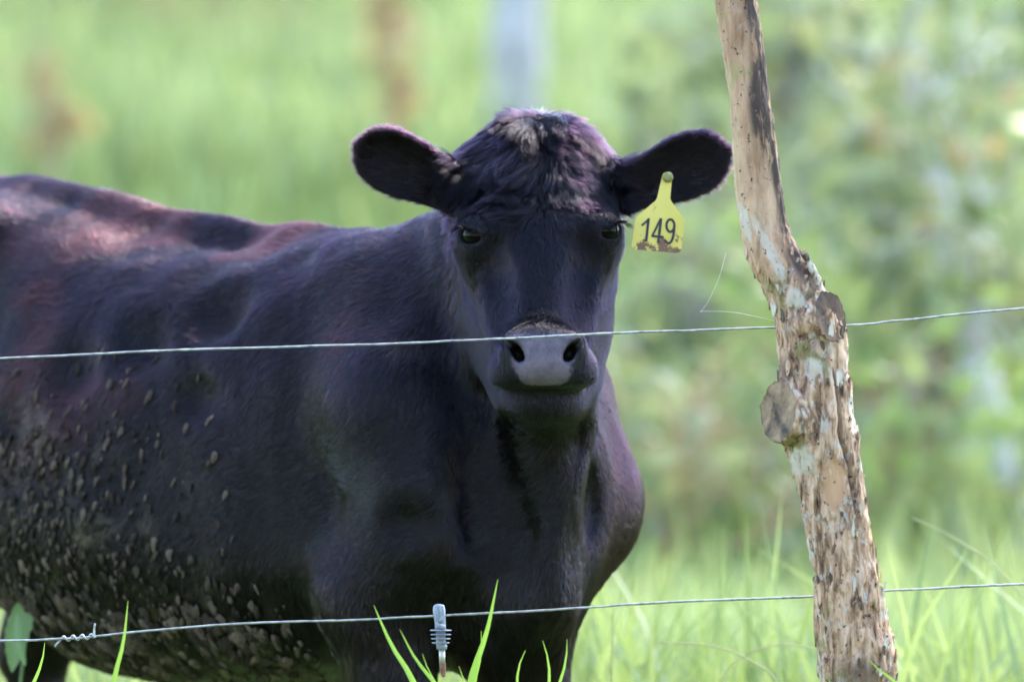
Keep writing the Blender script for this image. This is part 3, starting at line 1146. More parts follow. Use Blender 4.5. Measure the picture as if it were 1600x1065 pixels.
def make_fur(name, n, wgt, lfun, rad, npt, lift, curl, mat, parent, seed, clump=0.0, cs=60.0, tintf=None, fuzz=1.0):
    rng = np.random.default_rng(seed)
    pt, fi, _ = sample_faces(CV, CF, wgt, n, rng)
    nn = FN[fi]
    ok = rng.random(len(pt)) > bare(pt)
    pt, nn = pt[ok], nn[ok]
    n = len(pt)
    key = np.floor(pt * cs + vnoise(pt * cs * .5, 51)[:, None] * .9).astype(np.int64)
    h1, h2, h3 = (.5 + .55 * vnoise(pt * cs * .8 + k, 60 + k) for k in (1, 2, 3))
    L = lfun(pt) * (0.65 + 0.6 * rng.random(n)) * (1 + clump * (h1 - .5))
    t = comb(pt, nn)
    b = np.cross(nn, t)
    jit = rng.normal(0, .08, n) + clump * 1.5 * (h2 - .5) + .25 * fuzz * vnoise(pt * 170, 71)
    t = t + b * jit[:, None]
    t /= np.linalg.norm(t, axis=1)[:, None]
    lf = lift * (0.6 + 0.8 * rng.random(n)) * (1 + .5 * vnoise(pt * 14, 31))
    pos = np.empty((n, npt, 3), np.float32)
    lf = lf * (1 + clump * 1.2 * (h3 - .5)) * (1 + .7 * fuzz * vnoise(pt * 150, 72))
    ph = vnoise(pt * cs * .35, 41) * 4
    for k in range(npt):
        s = k / (npt - 1)
        along = (t * (s * L)[:, None])
        up = nn * (L * lf * (s - .42 * s * s))[:, None]
        sw = b * (L * curl * np.sin(ph + s * 3.0) * s)[:, None]
        pos[:, k] = pt - nn * .0008 + along + up + sw
        if k:
            # lay the hair on the skin: never under it
            for i0 in range(0, n, 400000):
                sl = slice(i0, i0 + 400000)
                want = np.minimum((L * lf * (s - .42 * s * s))[sl], .02) * .8 + .0006
                dd = cow_sdf(pos[sl, k])
                pos[sl, k] += nn[sl] * np.clip(want - dd, 0, .012)[:, None]
    if clump:
        # locks: pull the tips towards a shared middle
        hsh = key[:, 0] * 7919 + key[:, 1] * 104729 + key[:, 2] * 1299709
        u, inv = np.unique(hsh, return_inverse=True)
        cnt = np.bincount(inv)
        tip = pos[:, -1]
        mean = np.stack([np.bincount(inv, tip[:, k]) / cnt for k in range(3)], 1)[inv]
        dlt = (mean - tip)
        for k in range(npt):
            s = k / (npt - 1)
            pos[:, k] += dlt * (clump * s ** 1.5)
    cu = bpy.data.hair_curves.new(name)
    cu.add_curves([npt] * n)
    off = parent_origin(parent)
    pos = pos - off.astype(np.float32)
    cu.position_data.foreach_set("vector", pos.reshape(-1))
    r = np.linspace(1, .25, npt)[None] * rad * (0.7 + .6 * rng.random((n, 1)))
    ra = cu.attributes.get("radius") or cu.attributes.new("radius", 'FLOAT', 'POINT')
    ra.data.foreach_set("value", r.astype(np.float32).ravel())
    tv = tintf(pt) if tintf is not None else rng.random(n)
    ta = cu.attributes.new("tint", 'FLOAT', 'CURVE')
    ta.data.foreach_set("value", np.clip(tv + .15 * rng.normal(0, 1, n), 0, 1).astype(np.float32))
    ma = cu.attributes.new("mud", 'FLOAT', 'CURVE')
    ma.data.foreach_set("value", np.clip(mud_map(pt) * (.6 + .8 * rng.random(n)), 0, 1).astype(np.float32))
    cu.materials.append(mat)
    o = bpy.data.objects.new(name, cu)
    COL.objects.link(o)
    o.parent = parent
    o["kind"] = "stuff"
    return o

def brown(p):
    q = W2B(p)
    k = .08 + .85 * sstep(vnoise(p * 5 + 7, 61) + .5 * vnoise(p * 13, 62), -.1, .5) * sstep(q[:, 2], .70, .95) * sstep(q[:, 0], .15, .4)
    k = np.maximum(k, .25 * sstep(p[:, 0], .10, .17) * sstep(p[:, 1], .1, .2))
    h = (p[:, 1] < .20) & (np.abs(p[:, 0] - .045) < .17) & (p[:, 2] > .85)
    return np.where(h, .02, k)

cam_v = np.array([0, -D, ZC]) - FC
cam_v /= np.linalg.norm(cam_v, axis=1)[:, None]
facing = sstep((FN * cam_v).sum(1), -.45, -.05) + .02
headw = on_head(FC) * 1.0
earw = ((np.abs(FC[:, 0] - .045) > .125) & (FC[:, 1] < .2) & (FC[:, 2] > 1.17) & (FC[:, 0] > -.28)) * 1.0
for sd in (-1, 1):      # the hollow of the ear is thinly haired
    r0, _m, t = ear_pts(sd)
    ax_ = (t - r0); sL = ((FC - r0) @ ax_) / (ax_ @ ax_)
    off = np.linalg.norm((FC - r0 - sL[:, None] * ax_)[:, [0, 2]], axis=1)
    inner = (earw > 0) & ((FC[:, 0] - .045) * sd > 0) & (sL > .18) & (sL < .9) & (off < .030) & (FN[:, 1] < -.25)
    earw = np.where(inner, .22, earw)
hv_ = W2H(FC.astype(np.float32))
pollw = ((hv_[:, 1] < .24) & (hv_[:, 2] > -.17) & (headw > 0) & (earw < 1)) * sstep(.200 + .03 * vnoise(FC * 45, 35) - hv_[:, 1], 0, .12)
bodyw = (1 - np.maximum(headw, earw)) * facing * sstep(FC[:, 2], .30, .42)
FURN = 1.0
make_fur("fur", int(300000 * FURN), bodyw, fur_len, .00042, 3, .18, .08, FURM, COW, 1, .22, 70, brown)
make_fur("fur", int(110000 * FURN), headw * (facing) * (1 - earw) * (1 - .6 * pollw), fur_len, .00030, 3, .22, .08, FURM, COW, 2, .22, 120, brown, .45)
make_fur("fur", int(52000 * FURN), pollw * facing, fur_len, .00036, 6, .42, .20, FURM, COW, 3, .42, 85, brown, .7)
def ear_len(p): return .010 + .009 * RNG.random(len(p))
make_fur("fur", int(42000 * FURN), earw, ear_len, .00026, 4, .42, .15, FURM, COW, 4, .2, 90, lambda p: np.full(len(p), .12))
print("fur", round(time.time() - T0, 1))

# ---- eyelashes on the upper lids
def lashes():
    rng = np.random.default_rng(5)
    for E, sd in zip(EYES, (-1, 1)):
        parts = []
        for k in range(26):
            a = -.9 + 1.9 * k / 25
            o = E + np.array([sd * (.017 * math.cos(a) * .78 + .017 * .62), -.021 + .011 * a, .0150 - .003 * a * a])
            dr = np.array([sd * (.75 + .3 * a), -.55 + .5 * a, -.10 + .1 * rng.normal()])
            dr /= np.linalg.norm(dr)
            L = .022 + .006 * rng.random()
            parts.append(tube_np(spline([o, o + dr * L * .5 + np.array([0, 0, .001]), o + dr * L + np.array([0, 0, -.005])], 6), np.linspace(.0006, .00015, 6), 4))
        v_, f_ = merge(parts)
        mesh_np("eyelashes", v_, f_, EYEM, COW)
lashes()

# ---- mud dried onto the coat
def mud_clumps():
    rng = np.random.default_rng(77)
    q = W2B(CV)
    near = (CN @ np.array([-.55, -.8, 0]) > -.25) & (q[:, 1] > .02) & (q[:, 0] > .25) & (q[:, 0] < 1.3)
    a, z = q[:, 0], q[:, 2]
    wt = mud_w(a, z) + .010 * (z > .55) * (z < .95) * (a > .5)
    wt *= near
    idx = rng.choice(len(CV), 1900, p=wt / wt.sum())
    V, F, T = [], [], []
    tt = comb(CV[idx], CN[idx])
    tt = tt * .6 + np.array([0, 0, -.8])
    for i, t in zip(idx, tt):
        p, n = CV[i], CN[i]
        t = t - n * (t @ n); t /= np.linalg.norm(t)
        ang = rng.normal(0, .22)
        b = np.cross(n, t)
        t, b = t * math.cos(ang) + b * math.sin(ang), b * math.cos(ang) - t * math.sin(ang)
        low = q[i, 2] < .56
        L = (.004 + .014 * rng.random() ** 2) * (1.2 if low and rng.random() < .4 else 1)
        if q[i, 2] > .58: L = min(L, .007 + .006 * rng.random())
        W = L * (.22 + .25 * rng.random()) * (1.5 if low and rng.random() < .4 else 1)
        H = .0012 + .0022 * rng.random()
        b0 = len(V)
        R, S_ = 4, 8
        for r in range(1, R + 1):
            th = math.pi / 2 * r / R
            for k in range(S_):
                ph = 2 * math.pi * k / S_
                j = 1 + .38 * rng.normal()
                tap = 1 + .35 * math.cos(ph)
                V.append(p + n * (.0034 + H * math.cos(th) * (1 + .3 * rng.normal())) + t * (L * math.sin(th) * math.cos(ph) * (1 + .15 * rng.normal())) + b * (W * math.sin(th) * math.sin(ph) * j / tap))
        V.append(p + n * (.0034 + H))
        top = len(V) - 1
        for k in range(S_):
            F.append([top, b0 + k, b0 + (k + 1) % S_])
        for r in range(R - 1):
            for k in range(S_):
                k2 = (k + 1) % S_
                F.append([b0 + r * S_ + k, b0 + (r + 1) * S_ + k, b0 + (r + 1) * S_ + k2, b0 + r * S_ + k2])
        T += [rng.random() ** 1.8] * (R * S_ + 1)
    m, n, b = new_mat("dried_mud")
    at = N(n, "ShaderNodeAttribute", attribute_name="tint")
    co = objco(n)
    c = mix(n, at.outputs["Fac"], (0.022, 0.015, 0.012), (0.145, 0.105, 0.084))
    t_ = noise(n, 150, 4, .6, co)
    c = mix(n, 0.6, c, ramp(n, t_, [(.3, (.5, .5, .5)), (.7, (1.2, 1.15, 1.1))]), 'MULTIPLY')
    n.links.new(c, b.inputs["Base Color"])
    b.inputs["Roughness"].default_value = .9
    b.inputs["Specular IOR Level"].default_value = .2
    bump(n, b, t_, .8, .002)
    o = mesh_np("mud_clumps", V, F, m, COW)
    set_tint(o, T)
    o["kind"] = "stuff"
    o["label"] = "dried brown mud clumps on flank and belly"
mud_clumps()

# ================================================================== ear tag
TAGY = 0.045
tagr = empty("ear_tag", tuple(P(1042, 274, TAGY)), "yellow plastic ear tag numbered 149 with mud on its lower edge", "ear tag")
def round_poly(pts, r, n=5):
    out = []
    m = len(pts)
    for i in range(m):
        a, b, c = (np.array(pts[(i + k) % m], float) for k in (-1, 0, 1))
        rr = min(r[i], np.linalg.norm(a - b) * .45, np.linalg.norm(c - b) * .45)
        p0 = b + (a - b) / np.linalg.norm(a - b) * rr
        p1 = b + (c - b) / np.linalg.norm(c - b) * rr
        for k in range(n + 1):
            t = k / n
            out.append((1 - t) ** 2 * p0 + 2 * t * (1 - t) * b + t * t * p1)
    return out
def plate(poly, y0, y1, curl=None):
    """flat outline in photo px -> plate between depths"""
    n = len(poly)
    V = [P(x, y, y0 + (curl(x, y) if curl else 0)) for x, y in poly] + [P(x, y, y1 + (curl(x, y) if curl else 0)) for x, y in poly]
    F = [list(range(n)), [n + k for k in range(n - 1, -1, -1)]]
    F += [[k, n + k, n + (k + 1) % n, (k + 1) % n] for k in range(n)]
    return V, F
outline = [(1036, 269), (1051, 269), (1047, 312), (1070, 342), (1064, 396), (986, 389), (993, 340), (1026, 312)]
tp = round_poly(outline, [6, 6, 5, 6, 9, 8, 6, 5])
curl = lambda x, y: -0.010 * ((y - 270) / 120) 
v, f = plate(tp, TAGY - .0012, TAGY + .0012, curl)
m, n, b = new_mat("tag_yellow")
co = objco(n)
sep = N(n, "ShaderNodeSeparateXYZ"); n.links.new(co, sep.inputs[0])
t1 = noise(n, 70, 6, .65, co); t2 = noise(n, 12, 3, .5, co)
base = ramp(n, t2, [(.3, (.56, .45, .075)), (.7, (.66, .54, .12))])
zz = N(n, "ShaderNodeMapRange")     # lower edge carries the mud
zz.inputs[1].default_value = -.085; zz.inputs[2].default_value = -.123; zz.inputs[3].default_value = 0; zz.inputs[4].default_value = .25
n.links.new(sep.outputs["Z"], zz.inputs[0])
sm = N(n, "ShaderNodeMath", operation='ADD'); n.links.new(zz.outputs[0], sm.inputs[0]); n.links.new(t1, sm.inputs[1])
mk = ramp(n, sm.outputs[0], [(.64, (0, 0, 0)), (.70, (1, 1, 1))])
n.links.new(mix(n, mk, base, (.16, .075, .035)), b.inputs["Base Color"])
b.inputs["Roughness"].default_value = .5
bump(n, b, t1, .15, .001)
TAGM = m
mesh_np("tag_panel", v, f, TAGM, tagr, smooth=False)
INK = simple("tag_ink", (.020, .016, .022), .6, .4, 200)
def stroke(pts, wpx, y):
    pts = np.asarray(pts, float)
    tan = np.gradient(pts, axis=0); tan /= np.linalg.norm(tan, axis=1)[:, None] + 1e-9
    nr = np.stack([-tan[:, 1], tan[:, 0]], 1)
    L, R = pts + nr * wpx / 2, pts - nr * wpx / 2
    n = len(pts)
    V = []
    for dy in (-.0005, 0):
        V += [P(x, yy, y + dy + curl(x, yy)) for x, yy in L] + [P(x, yy, y + dy + curl(x, yy)) for x, yy in R]
    F = []
    for k in range(n - 1):
        F.append([k, k + 1, n + k + 1, n + k])
        F.append([k, 2 * n + k, 2 * n + k + 1, k + 1])
        F.append([n + k, n + k + 1, 3 * n + k + 1, 3 * n + k])
    return V, F
yf = TAGY - .0014
seg = lambda a, b, k=6: [np.array(a) + (np.array(b) - np.array(a)) * t for t in np.linspace(0, 1, k)]
mesh_np("numeral", *merge([stroke(seg((1002.5, 352.5), (1014.5, 342)), 3.2, yf), stroke(seg((1013.5, 341), (1009.5, 377.5)), 4.0, yf - .0003)]), INK, tagr, smooth=False)
mesh_np("numeral", *merge([stroke(seg((1032.5, 341.5), (1019, 369)), 3.2, yf), stroke(seg((1018, 368.5), (1037, 370.5)), 3.6, yf - .0003), stroke(seg((1033, 341), (1028.5, 379)), 4.0, yf - .0006)]), INK, tagr, smooth=False)
loop = [(1047.5 + 6.2 * math.cos(a) , 352.5 + 9.8 * math.sin(a)) for a in np.linspace(0, 2 * math.pi, 25)]
tail = spline([(1053.8, 351), (1052.5, 366), (1049, 377), (1043.5, 380), (1039, 375)], 14)
mesh_np("numeral", *merge([stroke(loop, 3.8, yf), stroke(tail, 3.8, yf - .0003)]), INK, tagr, smooth=False)
c = P(1043.5, 277, TAGY - .004)
v, f = tube_np([c + np.array([0, .030, 0]), c + np.array([0, .002, 0]), c, c + np.array([0, -.003, 0]), c + np.array([0, -.004, 0])], [.004, .004, .0085, .0080, .004], 20)
mesh_np("stud", v, f, simple("stud_olive", (.20, .19, .055), .5, .4, 80), tagr)

# ================================================================== post
PY = -0.50
E = np.array([(-60, 1108, 1172), (0, 1117, 1181), (100, 1132, 1196), (200, 1143, 1211), (300, 1150, 1223), (350, 1157, 1230), (400, 1168, 1252), (430, 1181, 1276),
              (460, 1197, 1298), (500, 1213, 1318), (550, 1217, 1324), (600, 1216, 1328), (650, 1220, 1334), (700, 1230, 1342), (750, 1247, 1350),
              (800, 1257, 1357), (850, 1264, 1363), (900, 1271, 1371), (950, 1276, 1380), (1000, 1280, 1396), (1040, 1281, 1400), (1100, 1283, 1398), (1250, 1290, 1392), (1575, 1300, 1400)], float)
post = empty("fence_post", (float(P(1345, 0, PY)[0]), PY, 0.0), "crooked wooden fence post with pale lichen bark and a sawn stub", "fence post")
RINGS, SEG = 420, 96
ys = np.linspace(-58, 1570, RINGS)
Lx = np.interp(ys, E[:, 0], E[:, 1]); Rx = np.interp(ys, E[:, 0], E[:, 2])
ker = np.hanning(15); ker /= ker.sum()
Lx = np.convolve(np.pad(Lx, 7, mode='edge'), ker, 'valid'); Rx = np.convolve(np.pad(Rx, 7, mode='edge'), ker, 'valid')
PV = np.empty((RINGS, SEG, 3)); PA = np.empty((RINGS, SEG))
for i, y in enumerate(ys):
    c = P((Lx[i] + Rx[i]) / 2, y, PY); r = (Rx[i] - Lx[i]) / 2 * (D + PY) / D / 1000
    an = np.arange(SEG) / SEG * 2 * math.pi
    PV[i, :, 0] = c[0] + r * np.cos(an); PV[i, :, 1] = c[1] + r * .95 * np.sin(an); PV[i, :, 2] = c[2]
    PA[i] = an
PV = PV.reshape(-1, 3); PA = PA.ravel(); PYY = np.repeat(ys, SEG)
ctr = np.repeat(np.stack([P((Lx[i] + Rx[i]) / 2, y, PY) for i, y in enumerate(ys)]), SEG, 0)
rad = PV - ctr; rad /= np.linalg.norm(rad, axis=1)[:, None]
rough = .30 + .70 * sstep(PYY, 330, 470)
nz = fbm(PV * np.array([34, 34, 11]), 3, 81)
nf = fbm(PV * np.array([150, 150, 60]), 3, 85)
plates = np.abs(vnoise(PV * np.array([70, 70, 22]) + .3 * nf[:, None], 88))
crack = sstep(.16 - np.abs(vnoise(PV * np.array([42, 42, 7]) + 4, 90)), 0, .16)
disp = .0022 * nz * (.5 + rough) + rough * (.0016 * nf + .0030 * sstep(plates, .1, .4) - .0045 * crack) + (1 - rough) * (.0006 * nf - .0012 * crack)
# long split down the right hand side of the lower half, and a flap of bark at the left
spl = np.exp(-((PA - (5.35 + .12 * vnoise(PV * 20, 93))) / .05) ** 2) * sstep(PYY, 560, 600) * sstep(840 - PYY, 0, 60)
disp -= .010 * spl
bare_ = sstep(1 - ((( (PV[:, 0] / ((D + PY) / D / 1000) + 800) - 1302 - .02 * (PYY - 755)) / (20 + 5 * vnoise(PV * 60, 95))) ** 2 + ((PYY - 757) / 44) ** 2), 0, .25) * (PV[:, 1] < PY)
disp = disp * (1 - .8 * bare_) - .0035 * bare_
PV = PV + rad * disp[:, None]
k0 = (np.arange(RINGS - 1)[:, None] * SEG + np.arange(SEG)[None]).ravel()
k1 = (np.arange(RINGS - 1)[:, None] * SEG + (np.arange(SEG)[None] + 1) % SEG).ravel()
PF = np.stack([k0, k0 + SEG, k1 + SEG, k1], 1)

def bark_material():
    m, n, b = new_mat("lichen_bark")
    co = objco(n); cs = objco(n, (1, 1, .17))
    A = lambda s: N(n, "ShaderNodeAttribute", attribute_name=s).outputs["Fac"]
    t_big = noise(n, 22, 5, .62, cs, .4)
    t_mid = noise(n, 75, 6, .68, cs, .6)
    t_fine = noise(n, 320, 4, .7, cs)
    t_lich = noise(n, 30, 6, .66, co, 1.0)
    t_moss = noise(n, 14, 5, .6, co, .6)
    # smooth upper wood
    up = ramp(n, t_big, [(.28, (.31, .165, .088)), (.48, (.56, .345, .205)), (.70, (.69, .475, .310))])
    up = mix(n, ramp(n, t_moss, [(.56, (0, 0, 0)), (.68, (.55, .55, .55))]), up, (.33, .32, .11))
    # rough lower bark
    lo = ramp(n, t_mid, [(.34, (.050, .030, .020)), (.43, (.25, .140, .082)), (.54, (.54, .335, .210)), (.70, (.72, .515, .370))])
    lo = mix(n, ramp(n, t_lich, [(.57, (0, 0, 0)), (.64, (.75, .75, .75))]), lo, ramp(n, t_fine, [(.3, (.36, .33, .29)), (.65, (.58, .54, .49))]))
    lo = mix(n, ramp(n, t_moss, [(.57, (0, 0, 0)), (.66, (.75, .75, .75))]), lo, ramp(n, t_fine, [(.3, (.10, .085, .025)), (.7, (.30, .29, .10))]))
    c = mix(n, A("rough"), up, lo)
    # dark weathering streaks
    st = N(n, "ShaderNodeMath", operation='MULTIPLY'); n.links.new(A("streak"), st.inputs[0])
    n.links.new(ramp(n, t_mid, [(.40, (0, 0, 0)), (.50, (1, 1, 1))]), st.inputs[1])
    c = mix(n, st.outputs[0], c, (.050, .036, .032))
    wh = N(n, "ShaderNodeMath", operation='MULTIPLY'); n.links.new(A("white"), wh.inputs[0])
    n.links.new(ramp(n, t_mid, [(.34, (0, 0, 0)), (.44, (1, 1, 1))]), wh.inputs[1])
    c = mix(n, wh.outputs[0], c, (.58, .50, .41))
    c = mix(n, A("bare"), c, ramp(n, t_big, [(.3, (.46, .25, .14)), (.7, (.58, .34, .20))]))
    # black specks
    sp = ramp(n, noise(n, 120, 3, .5, co), [(.65, (0, 0, 0)), (.69, (.9, .9, .9))])
    c = mix(n, sp, c, (.035, .028, .026))
    n.links.new(c, b.inputs["Base Color"])
    b.inputs["Roughness"].default_value = .88
    b.inputs["Specular IOR Level"].default_value = .2
    ad = N(n, "ShaderNodeMath", operation='ADD'); n.links.new(t_mid, ad.inputs[0]); n.links.new(t_fine, ad.inputs[1])
    bump(n, b, ad.outputs[0], .55, .003)
    return m
BARK = bark_material()
def bark_attrs(o, r, s, w_, b_):
    set_tint(o, r, "rough"); set_tint(o, s, "streak"); set_tint(o, w_, "white"); set_tint(o, b_, "bare")
pxx = PV[:, 0] / ((D + PY) / D / 1000) + 800
side = (pxx - np.repeat((Lx + Rx) / 2, SEG)) / np.repeat((Rx - Lx) / 2, SEG)      # -1 left .. 1 right
wob = .35 * vnoise(PV * np.array([30, 30, 9]), 97)
streak = sstep(side + 1.5 * wob, .0, .5) * sstep(470 - PYY, 0, 40) * .95
streak = np.maximum(streak, np.exp(-((pxx - 1275) / 22) ** 2 - ((PYY - 480) / 55) ** 2))
streak = np.maximum(streak, .9 * np.exp(-((pxx - 1232) / 16) ** 2 - ((PYY - 580) / 22) ** 2))
streak = np.maximum(streak, .8 * np.exp(-((pxx - 1345) / 40) ** 2 - ((PYY - 1050) / 26) ** 2))
streak = np.maximum(streak, spl)
white = np.zeros(len(PV))
for cx, cy, wx, wy, sl in ((1163, 345, 7, 40, .25), (1205, 400, 10, 62, .5), (1240, 470, 16, 34, .3), (1270, 580, 17, 24, 0), (1240, 500, 13, 30, 0), (1285, 660, 10, 16, 0), (1262, 860, 14, 20, 0), (1330, 620, 6, 70, .1), (1250, 720, 20, 25, 0)):
    white = np.maximum(white, sstep(1 - (((pxx - cx - sl * (PYY - cy)) / wx) ** 2 + ((PYY - cy) / wy) ** 2) + .5 * vnoise(PV * 90, 98), 0, .4))
white *= .75 * (PV[:, 1] < PY)
pb = mesh_np("post_trunk", PV, PF, BARK, post)
bark_attrs(pb, rough, streak, white, bare_)

# loose bark flakes standing proud of the trunk
rng = np.random.default_rng(91)
fl = []; ft = []
cand = np.where((PYY > 380) & (PYY < 1120) & (PV[:, 1] < PY + .02))[0]
for i in rng.choice(cand, 260):
    n_ = rad[i]; t_ = np.array([0, 0, 1.0]) + rng.normal(0, .18, 3); t_ -= n_ * (t_ @ n_); t_ /= np.linalg.norm(t_); b_ = np.cross(n_, t_)
    L = .003 + .013 * rng.random() ** 1.6; W = L * (.18 + .35 * rng.random()); lift = .0015 + .004 * rng.random() ** 3
    c0 = PV[i] - n_ * .0005
    m_ = 7
    ring = [c0 + t_ * L * math.cos(a) * (1 + .25 * rng.normal()) + b_ * W * math.sin(a) * (1 + .25 * rng.normal()) + n_ * (.001 + lift * max(0, math.cos(a))) for a in np.arange(m_) / m_ * 2 * math.pi]
    back = [q - n_ * .002 for q in ring]
    fl.append((ring + back, [list(range(m_)), [m_ + k for k in range(m_ - 1, -1, -1)]] + [[k, m_ + k, m_ + (k + 1) % m_, (k + 1) % m_] for k in range(m_)]))
v, f = merge(fl)
fo = mesh_np("bark_flakes", v, f, BARK, post, smooth=False)
bark_attrs(fo, np.ones(len(v)), np.repeat((rng.random(260) < .22) * .9, 14), np.repeat((rng.random(260) < .10) * 1.0, 14), np.zeros(len(v)))
fo["kind"] = "stuff"

# sawn branch stub
def stub(center, axis, r, length, name, facem, seed, squash=1.0):
    rng = np.random.default_rng(seed)
    ax = np.asarray(axis, float); ax /= np.linalg.norm(ax)
    B = basis(ax, (0, 0, 1))
    sg, rows = 40, 12
    V = []; 
    wv = 1 + .05 * np.sin(np.arange(sg) / sg * 2 * math.pi * 2 + 1) + .035 * rng.normal(0, 1, sg)
    for i in range(rows):
        s = i / (rows - 1)
        rr = r * (1.30 - .30 * s ** .6)
        for k in range(sg):
            a = 2 * math.pi * k / sg
            V.append(center - ax * length * (1 - s) + (B[1] * math.cos(a) + B[2] * math.sin(a) * squash) * rr * wv[k] * (1 + .02 * rng.normal()))
    F = [[i * sg + k, i * sg + (k + 1) % sg, (i + 1) * sg + (k + 1) % sg, (i + 1) * sg + k] for i in range(rows - 1) for k in range(sg)]
    o = mesh_np(name, V, F, BARK, post)
    n0 = len(V)
    bark_attrs(o, np.ones(n0), (rng.random(n0) < .25) * .8, (rng.random(n0) < .08) * 1.0, np.zeros(n0))
    cv = [np.asarray(center) - ax * .004]; cf = []
    for q in (.35, .7, 1.0):
        for k in range(sg):
            a = 2 * math.pi * k / sg
            cv.append(center - ax * (.004 * (1 - q) + .0006 + .0008 * rng.normal() * (q < .9)) + (B[1] * math.cos(a) + B[2] * math.sin(a) * squash) * r * q * wv[k])
    for k in range(sg):
        cf.append([0, 1 + k, 1 + (k + 1) % sg])
        for j in range(2):
            cf.append([1 + j * sg + k, 1 + (j + 1) * sg + k, 1 + (j + 1) * sg + (k + 1) % sg, 1 + j * sg + (k + 1) % sg])
    mesh_np("cut_face", cv, cf, facem, o)
    return o
def cut_material(name, a, b_, dk):
    m, n, b = new_mat(name)
    co = objco(n)
    t = noise(n, 26, 4, .6, co, .5); t2 = noise(n, 140, 4, .6, co)
    c = ramp(n, t, [(.36, dk), (.52, a), (.68, b_)])
    c = mix(n, .35, c, ramp(n, t2, [(.3, (.4, .4, .4)), (.7, (1.2, 1.2, 1.2))]), 'MULTIPLY')
    n.links.new(c, b.inputs["Base Color"]); b.inputs["Roughness"].default_value = .9
    bump(n, b, t2, .4, .002)
    return m
stub(P(1216, 641, PY - .033), (-.80, -.58, .10), .0445, .050, "branch_stub", cut_material("weathered_cut", (.25, .155, .088), (.38, .25, .15), (.060, .042, .032)), 3)
stub(P(1298, 494, PY - .040), (.74, -.64, .18), .037, .045, "worn_knot", cut_material("brown_cut", (.115, .065, .040), (.20, .115, .070), (.045, .028, .022)), 4, 1.0)
tw = spline([P(1282, 462, PY - .02), P(1276, 436, PY - .025), P(1268, 418, PY - .03), P(1257, 397, PY - .03)], 14)
v, f = tube_np(tw, np.interp(np.arange(14), [0, 10, 11.5, 13], [.0085, .0052, .0045, .0062]) * (1 + .1 * rng.normal(0, 1, 14)), 10)
two = mesh_np("twig", v, f, BARK, post)
tz = np.repeat(np.arange(14), 10)
bark_attrs(two, np.ones(140), np.where(tz > 10, 1.0, (rng.random(140) < .3) * .9), np.where(tz > 10, 0, (rng.random(140) < .8) * 1.0), np.zeros(140))

# ================================================================== wires
WIRE = simple("galvanised_wire", (.34, .335, .32), .45, .5, 70, .5, .75)
WY = -0.435
def wire(name, pts, label, y=WY, r=.0017):
    p = np.array([P(px, py, y) for px, py in pts])
    root = empty(name, tuple(p[0]), label, "wire", "fence wires")
    n = 240
    line = spline(p, n)
    rng = np.random.default_rng(len(label))
    wv = np.convolve(rng.normal(0, 1, n + 8), np.ones(9) / 9, 'valid') * .0012
    line[:, 2] += wv
    # passes round the far side of the post
    v, f = tube_np(line, r * (1 + .06 * rng.normal(0, 1, n)), 8)
    mesh_np("strand", v, f, WIRE, root)
    return root, line
up_, _ = wire("fence_wire", [(-500, 584), (-200, 570), (0, 560), (250, 548), (500, 540), (750, 531), (950, 521), (1213, 511), (1322, 508), (1420, 500), (1600, 482), (1800, 468), (2100, 450)],
              "upper fence wire crossing the cow's nose and passing behind the post")
lo_, lol = wire("fence_wire", [(-500, 1012), (-200, 1005), (0, 1000), (90, 998), (150, 993), (350, 975), (580, 967), (780, 957), (1000, 943), (1277, 931), (1380, 923), (1600, 912), (1800, 903), (2100, 890)],
                "lower fence wire low across the cow's chest, carrying the insulator")
# knot where two lengths are twisted together
hel = []
for t in np.linspace(0, 1, 60):
    px = 96 + 52 * t; py = 997.5 - 4.2 * t
    a = t * 2 * math.pi * 3.6
    c = P(px, py, WY)
    hel.append(c + np.array([0, math.cos(a) * .0036, math.sin(a) * .0036]))
hel = [P(86, 1010, WY - .004), P(90, 1004, WY - .004)] + hel + [P(147, 985, WY), P(148.5, 973, WY)]
v, f = tube_np(spline(hel, 200), .0016, 8)
mesh_np("twisted_joint", v, f, WIRE, lo_)

# ================================================================== insulator on the lower wire
IY = WY
ins = empty("wire_insulator", tuple(P(690, 1057, IY)), "grey ribbed plastic insulator with a rusty screw on the lower wire", "insulator")
PLAS = simple("grey_plastic", (.23, .245, .29), .35, .2, 60)
RUST = simple("rusty_steel", (.26, .125, .085), .75, .45, 120, .3, .3, .4)
STEEL = simple("worn_steel", (.50, .45, .40), .5, .25, 90, .5, .6)
def lathe(rows, mat, name, parent, seg=28, sx=1.0, sy=1.0):
    V, F = [], []
    for px, py, r in rows:
        c = P(px, py, IY)
        for k in range(seg):
            a = 2 * math.pi * k / seg
            V.append(c + np.array([r / 1000 * math.cos(a) * sx, r / 1000 * math.sin(a) * sy, 0]))
    n = len(rows)
    for i in range(n - 1):
        for k in range(seg):
            F.append([i * seg + k, (i + 1) * seg + k, (i + 1) * seg + (k + 1) % seg, i * seg + (k + 1) % seg])
    F.append(list(range(seg))); F.append([(n - 1) * seg + k for k in range(seg - 1, -1, -1)])
    return mesh_np(name, V, F, mat, parent)
